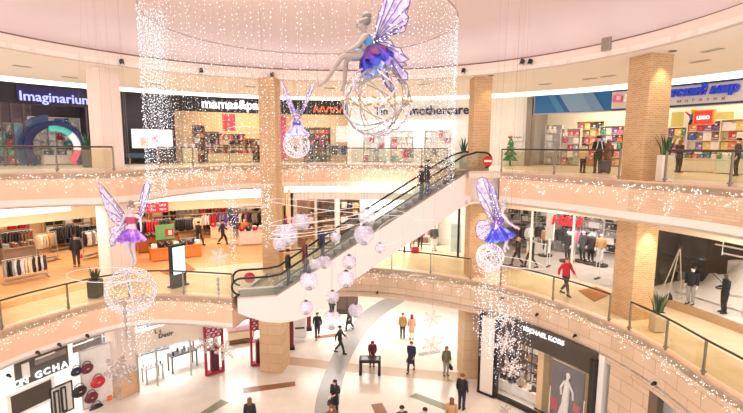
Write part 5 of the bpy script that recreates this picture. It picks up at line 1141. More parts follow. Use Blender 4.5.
# ---- the large seated figure
YF = 9.0; px = YF/456*1.0
gc = AY(376.5, 102, YF); gr = 33*YF/456*1.02
def leaves(T, r):
    mb = MB()
    for k in range(46):
        a = 2*PI*k/46; q = Vector((r*1.03*math.cos(a), r*1.03*math.sin(a), .015*math.sin(k*3))); s = .02 + .012*((k*5) % 3)
        mb.box(q, (s*2.4, .012, s), a+PI/2+.5*(-1)**k, ry=.5*math.sin(k))
    o = mb.build('gilded_garland', mat('B79A63', .4, .5, var=.3, scale=20), T); o['kind'] = 'stuff'
    for k in range(5):
        a = k*1.25; mb = MB(); mb.tube([(r*1.02*math.cos(a+.25*math.sin(t*5))*math.cos(t), r*1.02*math.sin(a+.25*math.sin(t*5))*math.cos(t), r*1.02*math.sin(t)) for t in [-1.3+2.6*i/20 for i in range(21)]], .012, 5); mb.build('curl', mat('DDD2EA', .3, .3), T)
globe('large silver wire globe beneath the seated winged figure, gilded leaves around its middle', gc, gr, mat('A79F9E', .3, .7), 10, leaves, 90)
def big(u, v, d=0): p = AY(u, v, YF); k = (YF+d)/YF; return Vector((p.x, p.y+d, p.z))
root = big(368, 64); T = thing('fairy', 'large seated winged figure in a purple tutu with silver bun, high in the middle', 'fairy', tuple(root))
J = dict(pelvis=(367.5, 55, 0), spine=(368.5, 48.5, 0), chest=(367, 41, 0), neck=(364.5, 33, 0), skull=(363.5, 29, 0), head=(362.3, 24.8, 0), crown=(363.5, 20, 0),
         clavL=(365.8, 36.5, -.07), clavR=(365.8, 36.5, .07), shL=(366, 37, -.15), shR=(366, 37, .15), elL=(358.5, 47.5, -.19), elR=(357, 48, .14), wrL=(347.5, 52.5, -.12), wrR=(346, 53, .06),
         hipL=(366, 55.5, -.08), hipR=(366, 55.5, .08), knL=(343, 56, -.08), knR=(346, 58, .1), anL=(326.5, 81, -.07), anR=(344, 84.5, .1), toeL=(318.5, 86.5, -.07), toeR=(341, 91, .1))
J = {k: big(*v) - root for k, v in J.items()}; J['fwd'] = Vector((-1, 0, 0))
child('body', skin_body(J, hs=1.22), T, mat('A8978E', .45, var=.05))
mb = coat_mb(J, .2, .78); 
mb = MB(); f_ = Vector((-1, 0, .12)); l_ = Vector((0, 1, 0)); mb.loft([oring(J['pelvis'] + Vector((0, 0, .06)), l_*.13, f_*.115), oring(J['spine'], l_*.115, f_*.1), oring(J['chest'], l_*.14, f_*.125), oring(J['chest'] + Vector((-.01, 0, .06)), l_*.14, f_*.115)]); mb.build('bodice', mat('4E8FC0', .4, var=.25, scale=12), T, True)
for s in 'LR': mb = MB(); mb.tube([J['chest'] + Vector((-.06, (-1 if s == 'L' else 1)*.09, .06)), J['clav'+s] + Vector((0, 0, .075)), J['chest'] + Vector((.08, (-1 if s == 'L' else 1)*.09, .05))], .012, 6); mb.build('strap', mat('4E8FC0', .4), T)
mb = MB(); h = J['head']; R = []
for e, r in ((-.35, .09), (0, .116), (.35, .12), (.7, .1), (.95, .055), (1.05, .01)): R.append(oring(h + Vector((.042, 0, .025+e*.115)), Vector((0, r, 0)), Vector((r*1.05, 0, .03)), 14))
mb.loft(R); M_SIL = mat('847A76', .4, .35, var=.2, scale=30); mb.build('hair', M_SIL, T, True)
mb = MB(); mb.ball(h + Vector((.085, 0, .165)), .082, 14, 9, (1, 1, .9)); hb = mb.build('hair_bun', M_SIL, T, True)
mb = MB(); mb.tube([h + Vector((.055+.058*math.cos(a)*.8, .066*math.sin(a), .115-.03*math.cos(a))) for a in [2*PI*i/16 for i in range(16)]], .014, 6, True); mb.build('hair_band', mat('6D625F', .5), T, True)
for s in (-1, 1): mb = MB(); mb.ball(h + Vector((-.097, .038*s, .004)), .014, 8, 5); mb.build('eye', M_BLACK, T)
mb = MB(); mb.tube([h + Vector((-.1, .022*q, -.058)) for q in (-1, 0, 1)], .007, 5); mb.build('mouth', mat('9A4A50', .5), T)
def ombre(c1, c2, c3, name):
    m, N, L, b = newmat(name); tc = N.new('ShaderNodeTexCoord'); nz = N.new('ShaderNodeTexNoise'); nz.inputs['Scale'].default_value = 4.5; nz.inputs['Detail'].default_value = 6; L.new(tc.outputs['Object'], nz.inputs['Vector'])
    cr = N.new('ShaderNodeValToRGB'); e = cr.color_ramp.elements; e[0].position = .36; e[0].color = lin(c1)+(1,); e[1].position = .62; e[1].color = lin(c3)+(1,); k = e.new(.5); k.color = lin(c2)+(1,)
    L.new(nz.outputs['Fac'], cr.inputs[0]); L.new(cr.outputs[0], b.inputs['Base Color']); b.inputs['Roughness'].default_value = .6; b.inputs['Alpha'].default_value = .93; return m
ax = Vector((-.62, 0, .78)); wc = J['spine'] + Vector((-.01, 0, .03))
for k, (m, sgn, r, ln) in enumerate(((ombre('6A1048', '3A1278', '7A1A60', 'plum_tulle'), 1, .345, .25), (ombre('1C0C78', '3214A4', '2226A8', 'violet_tulle'), 1, .36, .36), (ombre('1F4CC0', '3424C0', '5C30C8', 'blue_tulle'), 1, .41, .43), (ombre('8FC4F0', 'B9A4F6', 'E7D8FA', 'pale_tulle'), 1, .38, .5))):
    mb = MB(); R = []; n = 44; dn = Vector((.52, 0, -.85)).normalized(); x = Vector((0, 1, 0)); y = dn.cross(x)
    for t in (0, .25, .55, .8, 1):
        R.append([wc + dn*(ln*t) + (x*math.cos(2*PI*j/n)*(.11+(r-.11)*t**.75)*.95 + y*math.sin(2*PI*j/n)*(.11+(r-.11)*t**.6)*.95)*(1+.11*t*math.sin(j*2*PI*9/n+k*1.7)) + dn*(.04*t*math.sin(j*1.9+k)) for j in range(n)])
    mb.loft(R, cap=False); mb.build('tutu_layer', m, T, True)
mb = MB(); mb.loft([oring(J['pelvis'].lerp(J['knL'], t) + Vector((0, .08*1.0, .02)), Vector((0, .2-.05*t, 0)), Vector((.02, 0, .12-.03*t))) for t in (0, .2, .4, .6)], cap=False); mb.build('pale_underskirt', mat('6E9CC8', .5, var=.35, scale=10, alpha=.8), T, True)
wr = big(374, 42) - root
def wpl(yaw, lean=0): return Matrix.Translation(wr) @ Matrix.Rotation(yaw, 4, 'Z') @ Matrix.Rotation(PI/2, 4, 'X')
kx = YF/456
def wpts(P, o=(377, 46)): return [((u-o[0])*kx/math.cos(.42), (o[1]-v)*kx) for u, v in P]
UP = wpts([(377, 46), (378, 36), (381, 22), (386, 8), (393, -6), (401, -16), (409, -18), (410.5, -6), (408, 3), (411, 8), (409, 17), (405.5, 22), (409, 27), (407, 33), (402, 35), (396, 36), (390, 41), (383, 45)])
LO = wpts([(378, 47), (386, 45), (393, 46), (396, 52), (402, 54), (405, 60), (410, 65), (404, 67), (398, 66), (403, 72), (409, 78), (409, 83), (404, 83), (399, 77), (394, 70), (389, 76), (393, 84), (397, 89), (395, 92), (390, 88), (385, 78), (381, 66), (378, 55)])
for yaw in (.42, -.42):
    wing(T, 'upper_wing', UP, wpl(yaw), [UP[i] for i in (4, 6, 8, 10, 12, 14)], (0, 0), 30); wing(T, 'lower_wing', LO, wpl(yaw), [LO[i] for i in (3, 6, 10, 12, 18)], (0, 0), 22)
mb = MB(); mb.cyl(wr + Vector((-.05, 0, 0)), (wr.x-.05, 0, 17.5-root.z), .0025, 4); mb.cyl(J['toeL'] + Vector((0, 0, .02)), (J['toeL'].x-.28, 0, 17.5-root.z), .0025, 4); mb.build('cord', M_CORD, T)
# ---- the smaller figures
def small_fairy(label, Y, joints, P, hair, bodice, skirt, wings, tutu_c, tr, th, feet_fw, tut_ax=Vector((0, 0, 1)), skin=None, shift=(0, 0, 0)):
    k = Y/456
    def W(u, v, d=0): q = AY(u, v, Y); return Vector((q.x, q.y+d, q.z))
    root = W(*P); T = thing('fairy', label, 'fairy', tuple(root + Vector(shift)))
    J = {n: W(*q)-root for n, q in joints.items()}; J['fwd'] = feet_fw
    child('body', skin_body(J), T, skin or mat('CFC0C8', .45, var=.05))
    lat = (J['shR']-J['shL']).normalized(); upv = (J['neck']-J['pelvis']).normalized(); f = lat.cross(upv)
    mb = MB(); mb.loft([oring(J['pelvis'] + upv*.03, lat*.14, f*.12), oring(J['spine'], lat*.125, f*.11), oring(J['chest'], lat*.15, f*.13), oring(J['chest'].lerp(J['neck'], .45), lat*.14, f*.11)]); mb.build('bodice', bodice, T, True)
    h = J['head']; R = []
    for e, r in ((-.3, .09), (0, .105), (.35, .106), (.7, .085), (.95, .045), (1.05, .01)): R.append(oring(h - feet_fw*.028 + upv*(.012+e*.1), lat*r, f*r, 14))
    mb = MB(); mb.loft(R); mb.build('hair', hair, T, True); mb = MB(); mb.ball(h + upv*.15 - feet_fw*.04, .07, 12, 8); mb.build('hair_bun', hair, T, True)
    for s in (-1, 1): mb = MB(); mb.ball(h + feet_fw*.086 + lat*.034*s, .012, 6, 4); mb.build('eye', M_BLACK, T)
    mb = MB(); mb.tube([h + feet_fw*.088 - upv*.052 + lat*.02*q for q in (-1, 0, 1)], .007, 5); mb.build('mouth', mat('9A4A50', .5), T)
    tutu(T, W(*tutu_c)-root, tut_ax, lat, tr, th, skirt)
    for nm, pts, yaw, dd in wings:
        o = pts[0]; c = W(o[0], o[1], dd)-root; M = Matrix.Translation(c) @ Matrix.Rotation(yaw, 4, 'Z') @ Matrix.Rotation(PI/2, 4, 'X'); Q = [((u-o[0])*k/math.cos(yaw), (o[1]-v)*k) for u, v in pts]
        wing(T, nm, Q, M, [Q[i] for i in range(2, len(Q)-1, max(1, len(Q)//5))], (0., 0.), 20)
    mb = MB(); mb.cyl(J['chest'] - feet_fw*.14, (J['chest'].x, J['chest'].y, 17.5-root.z), .0025, 4); mb.build('cord', M_CORD, T); return T, root, J
def stand(cx, cy, s):                  # joints for an upright figure, centre x, head y, px per metre s
    g = lambda x, z: (cx + x*s, cy + (1.655-z)*s)
    J = {}
    for n, (x, y, z) in {k: tuple(v) for k, v in pose_joints('stand').items()}.items(): J[n] = g(x, z) + (y,)
    return J
# left figure
YL = 13.0; s = 456/YL; Jl = stand(136.5, 209.5, s)
Jl.update(elL=(128.5, 221, .06), wrL=(126, 229, -.05), elR=(145, 221, .06), wrR=(147.5, 228, -.05), anL=(138, 263, .02), toeL=(138.5, 266, -.12), knL=(134.5, 249, -.06), knR=(139, 249, -.02), anR=(140, 263, .06), toeR=(140.5, 266.5, -.06))
small_fairy('standing winged figure in a red and purple tutu, upper left of the atrium', YL, Jl, (136.5, 235), M_SIL, mat('B0355E', .5, var=.25, scale=14),
    [(ombre('6A2A9E', '8A4AC8', 'A86AD8', 'purple_tulle'), 1.0, 1.0, .1), (ombre('8A4AC8', 'B48AE4', 'D8C0F2', 'lilac_tulle'), 1.12, 1.25, .14)],
    [('left_wing', [(130, 226), (127, 214), (120, 207), (112, 198), (104, 190), (97, 185), (98, 194), (101, 204), (104, 213), (108, 220), (113, 225), (120, 229)], -.35, .12), ('left_lower_wing', [(131, 228), (122, 228), (114, 230), (107, 233), (110, 239), (106, 246), (108, 252), (113, 250), (115, 243), (121, 240), (127, 236)], -.35, .12),
     ('right_wing', [(139, 226), (141, 215), (143, 205), (145, 195), (148, 186), (151, 182), (152.5, 188), (151, 197), (149, 206), (147, 214), (144, 222)], .5, .12)], (136.5, 229.5, 0), .35, .3, Vector((0, -1, 0)), shift=(-.16, 0, .05))
globe('sparkling wire globe beneath the left winged figure', AY(131, 291, YL-.1) , 24*YL/456, mat('D9D2DA', .3, .6), 12, None, 420)
orbit('white hoop around the sparkling globe of the left winged figure', AY(106, 274.5, YL), 1.05, .75, .06)
# right figure, seen from its side, seated
YR = 13.2
Jr = dict(pelvis=(494, 229, 0), spine=(497, 224, 0), chest=(500, 218, 0), neck=(502, 211, 0), skull=(503, 208.5, 0), head=(503.5, 206, 0), crown=(503, 203, 0), clavL=(501.5, 214, .07), clavR=(501.5, 214, -.07), shL=(501.5, 214.5, .15), shR=(501.5, 214.5, -.15),
          elL=(506, 222, .18), elR=(507, 222, -.17), wrL=(513, 226, .14), wrR=(514, 226, -.14), hipL=(495, 230, .08), hipR=(495, 230, -.08), knL=(507, 232, .09), knR=(508, 234, -.09), anL=(507, 246, .09), anR=(503, 248, -.09), toeL=(510, 250, .09), toeR=(505, 252, -.09))
small_fairy('seated winged figure in a deep blue tutu before the right first-floor shops', YR, Jr, (494, 231), mat('B9B2B4', .4, .2), mat('7A4FC0', .5, var=.3, scale=12),
    [(ombre('2A22B0', '3A3AE8', '5A2AD0', 'indigo_tulle'), 1.0, 1.0, .12), (ombre('3F6FE8', '4A3AE0', '9AB8F4', 'azure_tulle'), 1.15, 1.25, .15)],
    [('left_wing', [(496, 222), (489, 216), (484, 208), (480, 198), (478, 188), (479, 180), (483, 177), (487, 179), (490, 187), (493, 197), (496, 207), (498, 216)], -.5, .1), ('left_lower_wing', [(496, 225), (488, 221), (481, 222), (478, 230), (480, 240), (485, 243), (490, 236)], -.5, .1), ('right_wing', [(498, 222), (494, 213), (490, 203), (486, 193), (484, 185), (487, 181), (491, 187), (495, 197), (498, 208), (500, 216)], .45, -.12)], (497, 226, 0), .38, .3, Vector((1, 0, 0)), Vector((-.3, 0, 1)), mat('DCCFD6', .45, var=.05))
globe('white sparkling globe beneath the right winged figure', AY(490, 257, YR), 14*YR/456, mat('EDE8F2', .3, .4), 12, None, 240)
orbit('white lit hoop around the globe of the right winged figure', AY(512, 262, YR+.3), 1.0, .7, .12)
# far figure seen from the back
YB = 18.0; Jb = stand(297, 114.5, 456/YB); sB = 456/YB
Jb = {n: (u, v - 0, d) for n, (u, v, d) in Jb.items()}
Jb.update(knL=(293.5, 138, -.25), knR=(300.5, 138, -.25), anL=(293.5, 148, -.12), anR=(300.5, 148, -.12), toeL=(293.5, 150, -.25), toeR=(300.5, 150, -.25), hipL=(294.8, 133, 0), hipR=(299.2, 133, 0), pelvis=(297, 132, 0))
small_fairy('far winged figure in violet with wings raised in a V before the black shop band', YB, Jb, (297, 130), mat('7F78B0', .4, .2), mat('5A3FC8', .5, var=.3, scale=12),
    [(ombre('5A4AE0', '8FA8F4', '7A5AE8', 'periwinkle_tulle'), 1.0, .8, .12), (ombre('C9D4FA', 'B8B0F2', 'E8E4FC', 'ice_tulle'), 1.2, 1.0, .14)],
    [('left_wing', [(296, 122), (292, 114), (289, 106), (286, 97), (283, 88), (281.5, 83), (285, 86), (288, 92), (292, 99), (295, 107), (297, 115)], -.3, -.2), ('right_wing', [(298, 122), (301, 114), (304, 106), (307, 97), (311, 89), (313.5, 82), (314, 88), (311, 96), (308, 104), (304, 112), (301, 118)], .3, -.2)], (297, 125, 0), .38, .4, Vector((0, -1, 0)))
globe('white sparkling globe beneath the far winged figure', AY(296.5, 145, YB), 13*YB/456, mat('EDE8F2', .3, .4), 12, None, 420)
# ---- hanging pearl balls
def ball_mat():
    m, N, L, b = newmat('pearl_ball'); b.inputs['Base Color'].default_value = lin('E4DEEE') + (1,); b.inputs['Roughness'].default_value = .12; b.inputs['Alpha'].default_value = 1
    tc = N.new('ShaderNodeTexCoord'); vo = N.new('ShaderNodeTexVoronoi'); vo.inputs['Scale'].default_value = 9; L.new(tc.outputs['Object'], vo.inputs['Vector'])
    cr = N.new('ShaderNodeValToRGB'); cr.color_ramp.elements[0].position = .25; cr.color_ramp.elements[0].color = (.8,)*3 + (1,); cr.color_ramp.elements[1].position = .7; cr.color_ramp.elements[1].color = (.2,)*3 + (1,)
    L.new(vo.outputs['Distance'], cr.inputs[0]); L.new(cr.outputs[0], b.inputs['Alpha']); return m
M_BALL = ball_mat()
ball_proto = None
BALLS = [(301, 222, 9, 15, 'upper right of the trio left of the escalator riders'), (286, 235, 12, 14.5, 'largest of the trio left of the escalator riders'), (279.5, 244, 7, 14.2, 'lowest of the trio left of the escalator riders'), (335.5, 237, 5.5, 15, 'small ball in front of the escalator glass'),
         (367, 217, 9, 15, 'upper of the pair before the middle of the escalator'), (364, 235, 10.5, 14.5, 'lower of the pair before the middle of the escalator'), (380, 248, 5.5, 15, 'small ball low right of the escalator pair'), (309, 281, 9.5, 14, 'lowest ball before the escalator foot'), (315, 264, 6, 15, 'small ball above the lowest one at the escalator foot'), (324, 262, 7, 15.5, 'ball right of the small one at the escalator foot'),
         (346, 279, 9, 14.2, 'lower of the pair before the escalator underside'), (349, 262, 7.5, 15.2, 'upper of the pair before the escalator underside'), (306, 307.5, 7.5, 14, 'ball at the left before the ground-floor portal'), (332.5, 297, 7, 15, 'upper ball before the ground-floor hall'), (331.5, 320, 10, 14, 'large ball before the ground-floor hall'), (355.5, 310.5, 7.5, 14.5, 'right ball before the ground-floor hall')]
for k, (u, v, r, Y, lab) in enumerate(BALLS):
    p = AY(u, v, Y); rad = r*Y/456
    if ball_proto is None:
        ball_proto = thing('hanging_ball', '', 'ball', tuple(p)); mb = MB(); mb.ball((0, 0, 0), 1, 14, 9); mb.build('shell', M_BALL, ball_proto)
        mb = MB(); mb.lathe([(.3, .86), (.28, 1.0), (.12, 1.04), (.1, 1.12)], n=12); mb.build('cap', mat('4A4256', .3, .5), ball_proto)
        mb = MB(); mb.lathe([(.05, -1.02), (.3, -.97), (.36, -.84), (.2, -.6), (.04, -.45)], n=12); mb.build('inner_flower', mat('3A342C', .4, .3, var=.5, scale=8), ball_proto)
        for j, (w, zz) in enumerate(((.74, .68), (.9, .44))): mb = MB(); mb.tube([(w*math.cos(a), w*math.sin(a), zz) for a in [2*PI*i/20 for i in range(20)]], .035, 5, True); mb.build('pearl_band', mat('CFC4E4', .2, .3), ball_proto)
        mb = MB(); mb.cyl((0, 0, 1.1), (0, 0, 22), .012, 4); mb.build('cord', M_CORD, ball_proto); t = ball_proto
    else: t = dup(ball_proto, tuple(p), 0, group='pearl balls hanging before the escalator')
    t.scale = (rad,)*3; t['label'] = 'pearl white hanging ball, ' + lab; t['group'] = 'pearl balls hanging before the escalator'
# ---- white hoops around the balls
for k, (u, v, Y, rx, ry, tl, lab) in enumerate(((340, 207, 16, 2.5, 1.1, .1, 'widest white hoop crossing before the escalator'), (330, 215, 15, 2.0, .8, -.12, 'tilted white hoop just below the widest one'), (322, 226, 14.5, 1.7, .7, -.05, 'white hoop level with the upper balls'), (315, 231, 15, 1.9, .5, .02, 'low flat white hoop before the escalator riders'), (395, 229, 16, 1.5, .6, -.2, 'white hoop right of the ball pair before the escalator side'), (425, 220, 16.5, 1.3, .5, .15, 'faint white hoop before the escalator side at right'), (245, 130, 17, 1.4, .6, .05, 'white hoop before the warm baby shop on the upper level'), (246, 206, 15, 1.5, .6, .08, 'white hoop left of the centre brick column'))):
    orbit(lab, AY(u, v, Y), rx, ry, tl, k*.3, .009)
# ---- snowflakes
def flake(label, u, v, r, Y, m, yaw=0, cord=True):
    p = AY(u, v, Y); R = r*Y/456; T = thing('snowflake', label, 'snowflake', tuple(p), yaw); t = R*.06
    for k in range(6):
        a = k*PI/3 + .26; mb = MB(); d = Vector((math.cos(a), 0, math.sin(a)))
        mb.tube([(0, 0, 0), d*R], t, 6)
        for q, ln in ((.38, .3), (.62, .3), (.84, .18)):
            for sg in (-1, 1): e = Vector((math.cos(a+sg*1.05), 0, math.sin(a+sg*1.05))); mb.tube([d*R*q, d*R*q + e*R*ln], t*.85, 5)
        mb.ball(d*R, t*1.7, 6, 4); mb.build('arm', m, T)
    mb = MB(); mb.tube([(R*.22*math.cos(a), 0, R*.22*math.sin(a)) for a in [2*PI*i/12 for i in range(12)]], t, 5, True); mb.build('hub_ring', m, T)
    mb = MB(); mb.cyl((0, 0, R*.9), (0, 0, min(17, 16.4)-p.z), .0018, 4); mb.build('cord', M_CORD, T); return T
M_SN1 = mat('A89A94', .35, .5, var=.3, scale=30); M_SN2 = mat('D8C9C2', .3, .3, var=.1, scale=20)
flake('large grey glitter snowflake hanging before the white column at lower left', 119.5, 371, 17, 12, M_SN1)
flake('silver snowflake hanging above the left gallery railing', 219, 257, 9.5, 14, M_SN2); flake('silver snowflake hanging before the left red lattice stand', 225, 350, 11, 15, mat('C4B6AC', .35, .4, var=.2, scale=30))
flake('grey snowflake, lower left of the red lattice pair', 207, 344, 10, 15.5, M_SN1, .3)
flake('small white snowflake, upper of two before the bright hall at right', 432, 318.5, 9, 15, M_SN2); flake('white snowflake, lower of two before the bright hall at right', 432, 345, 10.5, 15, M_SN2, .2)
flake('white snowflake, upper of three before the fashion shop window', 506, 316, 11, 14, M_SN2); flake('white snowflake, middle of three before the fashion shop window', 505, 343, 12, 14, M_SN2, .15); flake('white snowflake, lower of three before the fashion shop window', 512, 368, 10, 14, M_SN2, -.2)
flake('small grey snowflake at the bottom edge below the fashion shop', 505, 410, 6, 14, M_SN1)
for k, (u, v0, v1, Y) in enumerate(((218, 277, 300, 13.5), (124, 300, 340, 12.2), (119, 388, 400, 12.4))):
    p = AY(u, v0, Y); q = AY(u, v1, Y); T = thing('icicle_garland', ('grey icicle hanging before the end of the left gallery slab', 'silver icicle hanging below the left sparkling globe', 'short icicle hanging below the large grey snowflake')[k], 'garland', tuple(p)); L_ = p.z-q.z
    for j in range(5): mb = MB(); mb.lathe([(.01, -L_*(j+1)/5), (.07-.008*j, -L_*(j+.6)/5), (.015, -L_*j/5)], n=8); mb.build('segment', M_SN1, T)
    mb = MB(); mb.cyl((0, 0, 0), (0, 0, 16.4-p.z), .0018, 4); mb.build('cord', M_CORD, T)
# ---- curtain of light strings under the ceiling hoop
HX, HY, HR, HZ = -2.38, 16.8, 5.3, 16.85
T = thing('light_curtain', 'round curtain of tiny white light strings hanging from a ceiling hoop', 'lights', (HX, HY, HZ))
mb = MB(); mb.tube([(HR*math.cos(a), HR*math.sin(a), 0) for a in [2*PI*i/72 for i in range(72)]], .03, 6, True); mb.build('hoop', mat('B5A4A2', .4, .3), T, True)
mb = MB()
for k in range(6): a = k*PI/3; mb.cyl((HR*math.cos(a), HR*math.sin(a), 0), (HR*math.cos(a), HR*math.sin(a), 2.0), .008, 4)
mb.build('hanger_cable', M_CORD, T)
def strand(mb, x, y, L, step=.13, r=.0105):
    mb.cur = 1; mb.cyl((x, y, 0), (x, y, -L), .0012, 3); mb.cur = 0; n = int(L/step); o = rnd.random()*step
    for i in range(n): mb.octa((x+rnd.uniform(-.035, .035), y+rnd.uniform(-.035, .035), -o-(i+rnd.uniform(-.3, .3))*step), rnd.choice((r*.6, r*.8, r, r*1.2)))
NS = 190; rest = MB(); rest_n = 0; order = []
for k in range(NS):
    a = 2*PI*(k+rnd.random()*.6)/NS; order.append((HR*math.sin(a), a))
order.sort()
for k, (yy, a) in enumerate(order):
    x, y = HR*math.cos(a), HR*math.sin(a); X = HX+x; Yw = HY+y; u = X/Yw*456+371.5
    zb = 12.5 - Yw*math.tan(D2R(rnd.uniform(2.2, 6.2)))
    if 200 < u < 240 or 250 < u < 272 or u < 168: zb = 12.5 - Yw*math.tan(D2R(rnd.uniform(5.5, 8.5)))
    L_ = HZ - zb
    if k < 100: mb = MB(); strand(mb, x, y, L_); o = mb.build('light_string', [M_BULB, M_CORD], T)
    else: strand(rest, x, y, L_)
o = rest.build('light_strings', [M_BULB, M_CORD], T); o['kind'] = 'stuff'
def bundle(label, u, v, Y, w, d, n, drop, seed):
    p = AY(u, v, Y); T = thing('light_bundle', label, 'lights', tuple(p))
    mb = MB(); mb.tube([(w/2*math.cos(a), d/2*math.sin(a), 0) for a in [2*PI*i/20 for i in range(20)]], .012, 5, True); mb.build('hoop', M_WIRE, T)
    for k in range(n): a = k*2.4; mb = MB(); q = math.sqrt((k+.5)/n); strand(mb, w/2*q*math.cos(a), d/2*q*math.sin(a), drop*rnd.uniform(.6, 1), .13, .0115); mb.build('light_string', [M_BULB, M_CORD], T)
    mb = MB(); mb.cyl((0, 0, 0), (0, 0, 17-p.z), .0018, 4); mb.build('cord', M_CORD, T)
bundle('dense curtain of light strings at the left edge of the ceiling hoop', 154, 12, 16.8, .75, .75, 30, 5.9, 1)
bundle('light strings trailing below the right sparkling globe', 490, 268, 13.2, .95, .9, 22, 3.2, 2)
bundle('light strings trailing below the left sparkling globe', 136, 305, 12.9, 1.0, .9, 20, 1.9, 3)
bundle('column of light strings before the clothes store, left of the centre column', 231, 190, 15.5, .4, .4, 12, 3.0, 4)
bundle('light strings running down before the centre brick column', 266, 185, 15.5, .45, .4, 12, 2.4, 5)
bundle('light strings before the left part of the fashion shop window', 512, 300, 13.6, 1.4, .8, 26, 2.9, 6)
# ---- icicle lights along the slab edges
def icicles(label, path, ztop, zdrop, dens, mrad=.024):
    mrad *= 1.15; dens *= 1.25
    p0 = path[0]; mb = MB(); L = resample(path, .07); z0 = ztop
    T0 = Vector((p0.x, p0.y, ztop))
    for i, p in enumerate(L):
        q = p - Vector((p.x-CX, p.y-CY)).normalized()*.05
        ph = i*.07/.95; dr = zdrop*(.35 + .65*abs(math.sin(ph*PI))*(.6+.4*math.sin(i*.37)))
        n = int(dens*rnd.uniform(.3, 1.3)*dr/zdrop+rnd.random())
        for k in range(n): mb.octa((q.x-T0.x+rnd.uniform(-.03, .03), q.y-T0.y-.02, -rnd.random()**1.3*dr), mrad*rnd.uniform(.55, 1.15))
    o = mb.build('icicle_lights', M_BULBW, loc=T0); tag(o, label, 'lights', None, 'stuff')
icicles('icicle lights along the upper gallery edge at left', part(F2A, (-17.4, 17), (-11.2, 22.6)), Z2-.05, 1.0, 2.6)
icicles('icicle lights along the upper gallery edge across the back', part(F2A, (-11.2, 22.6), (4.2, 29)), Z2-.05, 1.1, 2.8, .028)
icicles('icicle lights along the upper gallery edge between the right columns', F2B[:i_r+1], Z2-.1, .95, 2.2)
icicles('icicle lights along the upper gallery edge right of the right column', F2B[i_r:], Z2-.1, 1.0, 4.2, .022)
icicles('icicle lights along the first-floor edge at left', F1A, Z1-.1, .8, 2.2, .02)
icicles('icicle lights along the stone first-floor edge from the back to the right', F1B, Z1-.05, .8, 2.6, .019)
# ---- small fittings on the ring fascia and under the soffits
for k, (u, v, n) in enumerate(((121, 61, 'left of the light curtain'), (201, 70, 'behind the light curtain at left'), (272, 74, 'above the centre column'), (464, 70, 'right of the light curtain'), (531, 61, 'above the white shop front'), (523, 61, 'beside another one above the white shop front'))):
    ph, z = AC(u, v, RING-.1); T = thing('spotlight', 'small black spotlight on the ceiling ring, ' + n, 'lamp', pol(ph, RING-.02, z), -D2R(ph))
    MB().box((0, -.03, 0), (.1, .1, .1), bev=.01).build('bracket', M_BLACK, T); MB().cyl((0, -.14, .06), (0, -.2, -.16), .08, 12, .1).build('lamp_head', M_BLACK, T); MB().cyl((0, -.2, -.162), (0, -.202, -.17), .08, 12).build('lens', mat('D8D0C0', .2), T)
ph, z = AC(606, 44, RING-.1); T = thing('access_box', 'grey metal box on the ceiling ring left of the right column', 'box', pol(ph, RING-.02, z), -D2R(ph)); MB().box((0, -.06, 0), (.36, .14, .5), bev=.01).build('case', mat('A79A92', .5, .3), T); MB().box((0, -.135, 0), (.3, .01, .44)).build('lid', mat('9C9088', .5, .3), T)
for k, (u, v) in enumerate(((22, 66), (70, 77), (155, 84), (250, 86.5), (330, 88), (425, 84), (545, 84), (608, 76), (700, 61), (590, 78.5), (712, 50))):
    p = A(u, v, ZC); T = thing('air_vent', 'thin ceiling vent in the upper soffit, %s from the left' % ('first', 'second', 'third', 'fourth', 'fifth', 'sixth', 'seventh', 'ninth', 'tenth', 'eighth', 'eleventh')[k], 'vent', (p.x, p.y, ZC-.01)); MB().box((0, 0, 0), (.7, .35, .02), face(p)).build('frame', mat('C9BEB2', .5), T)
    for j in range(3): MB().box((0, -.1+.1*j, -.012), (.62, .04, .01), face(p)).build('slat', mat('8A8078', .5), T)
for k, (path, us, z) in enumerate(((F1A, ((8, 375), (36, 352), (59, 344), (86, 335)), None), (F1B, ((503, 298), (537, 314), (577, 335), (657, 383), (378, 292)), None))):
    for j, (u, v) in enumerate(us):
        d = ray(u, v); best = None
        for q in resample(path, .1):
            uu = q.x/q.y; e = abs(uu - d.x/d.y)
            if best is None or e < best[0]: best = (e, q)
        q = best[1]; zz = 12.5 + d.z/d.y*q.y; nn = Vector((q.x-CX, q.y-CY)).normalized()
        T = thing('spotlight', 'small dark spotlight on the %s, %s from the left' % (('pale slab edge above the bag shop' if k == 0 else 'stone slab edge'), (('first', 'second', 'third', 'fourth') if k == 0 else ('second', 'third', 'fourth', 'fifth', 'first'))[j]), 'lamp', (q.x-nn.x*.03, q.y-nn.y*.03, zz), math.atan2(nn.y, nn.x)-PI/2)
        MB().cyl((0, 0, 0), (0, -.08, 0), .06, 10).build('base', M_BLACK, T); MB().cyl((0, -.08, 0), (0, -.16, -.06), .045, 10).build('lamp_head', M_DARK, T)
# column uplights: real downlights over the lit faces of the brick columns
for k, (x, y, n) in enumerate(((10.72, 18.25, 'right'), (5.6, 24.15, 'middle'))):
    for zt, lv in ((ZC-.02, 'upper'), (C1-.02, 'first-floor')):
        p = Vector((x+.28, y-.95, zt)); T = thing('downlight', 'round recessed downlight beside the %s brick column on the %s level' % (n, lv), 'lamp', tuple(p)); MB().lathe([(.14, 0), (.14, -.02), (.1, -.02), (.09, .0)], n=16).build('rim', M_STEEL, T)
        l = bpy.data.lights.new('downlight_beam', 'SPOT'); l.energy = (120 if zt > 12 else 170) * (1 if x > 8 else .4); l.color = lin('FFE2B4'); l.spot_size = 1.2; l.spot_blend = .8; l.shadow_soft_size = .08
        o = bpy.data.objects.new('downlight_beam', l); COL.objects.link(o); o.location = p - Vector((0, 0, .08)); o.rotation_euler = (D2R(10), 0, 0)

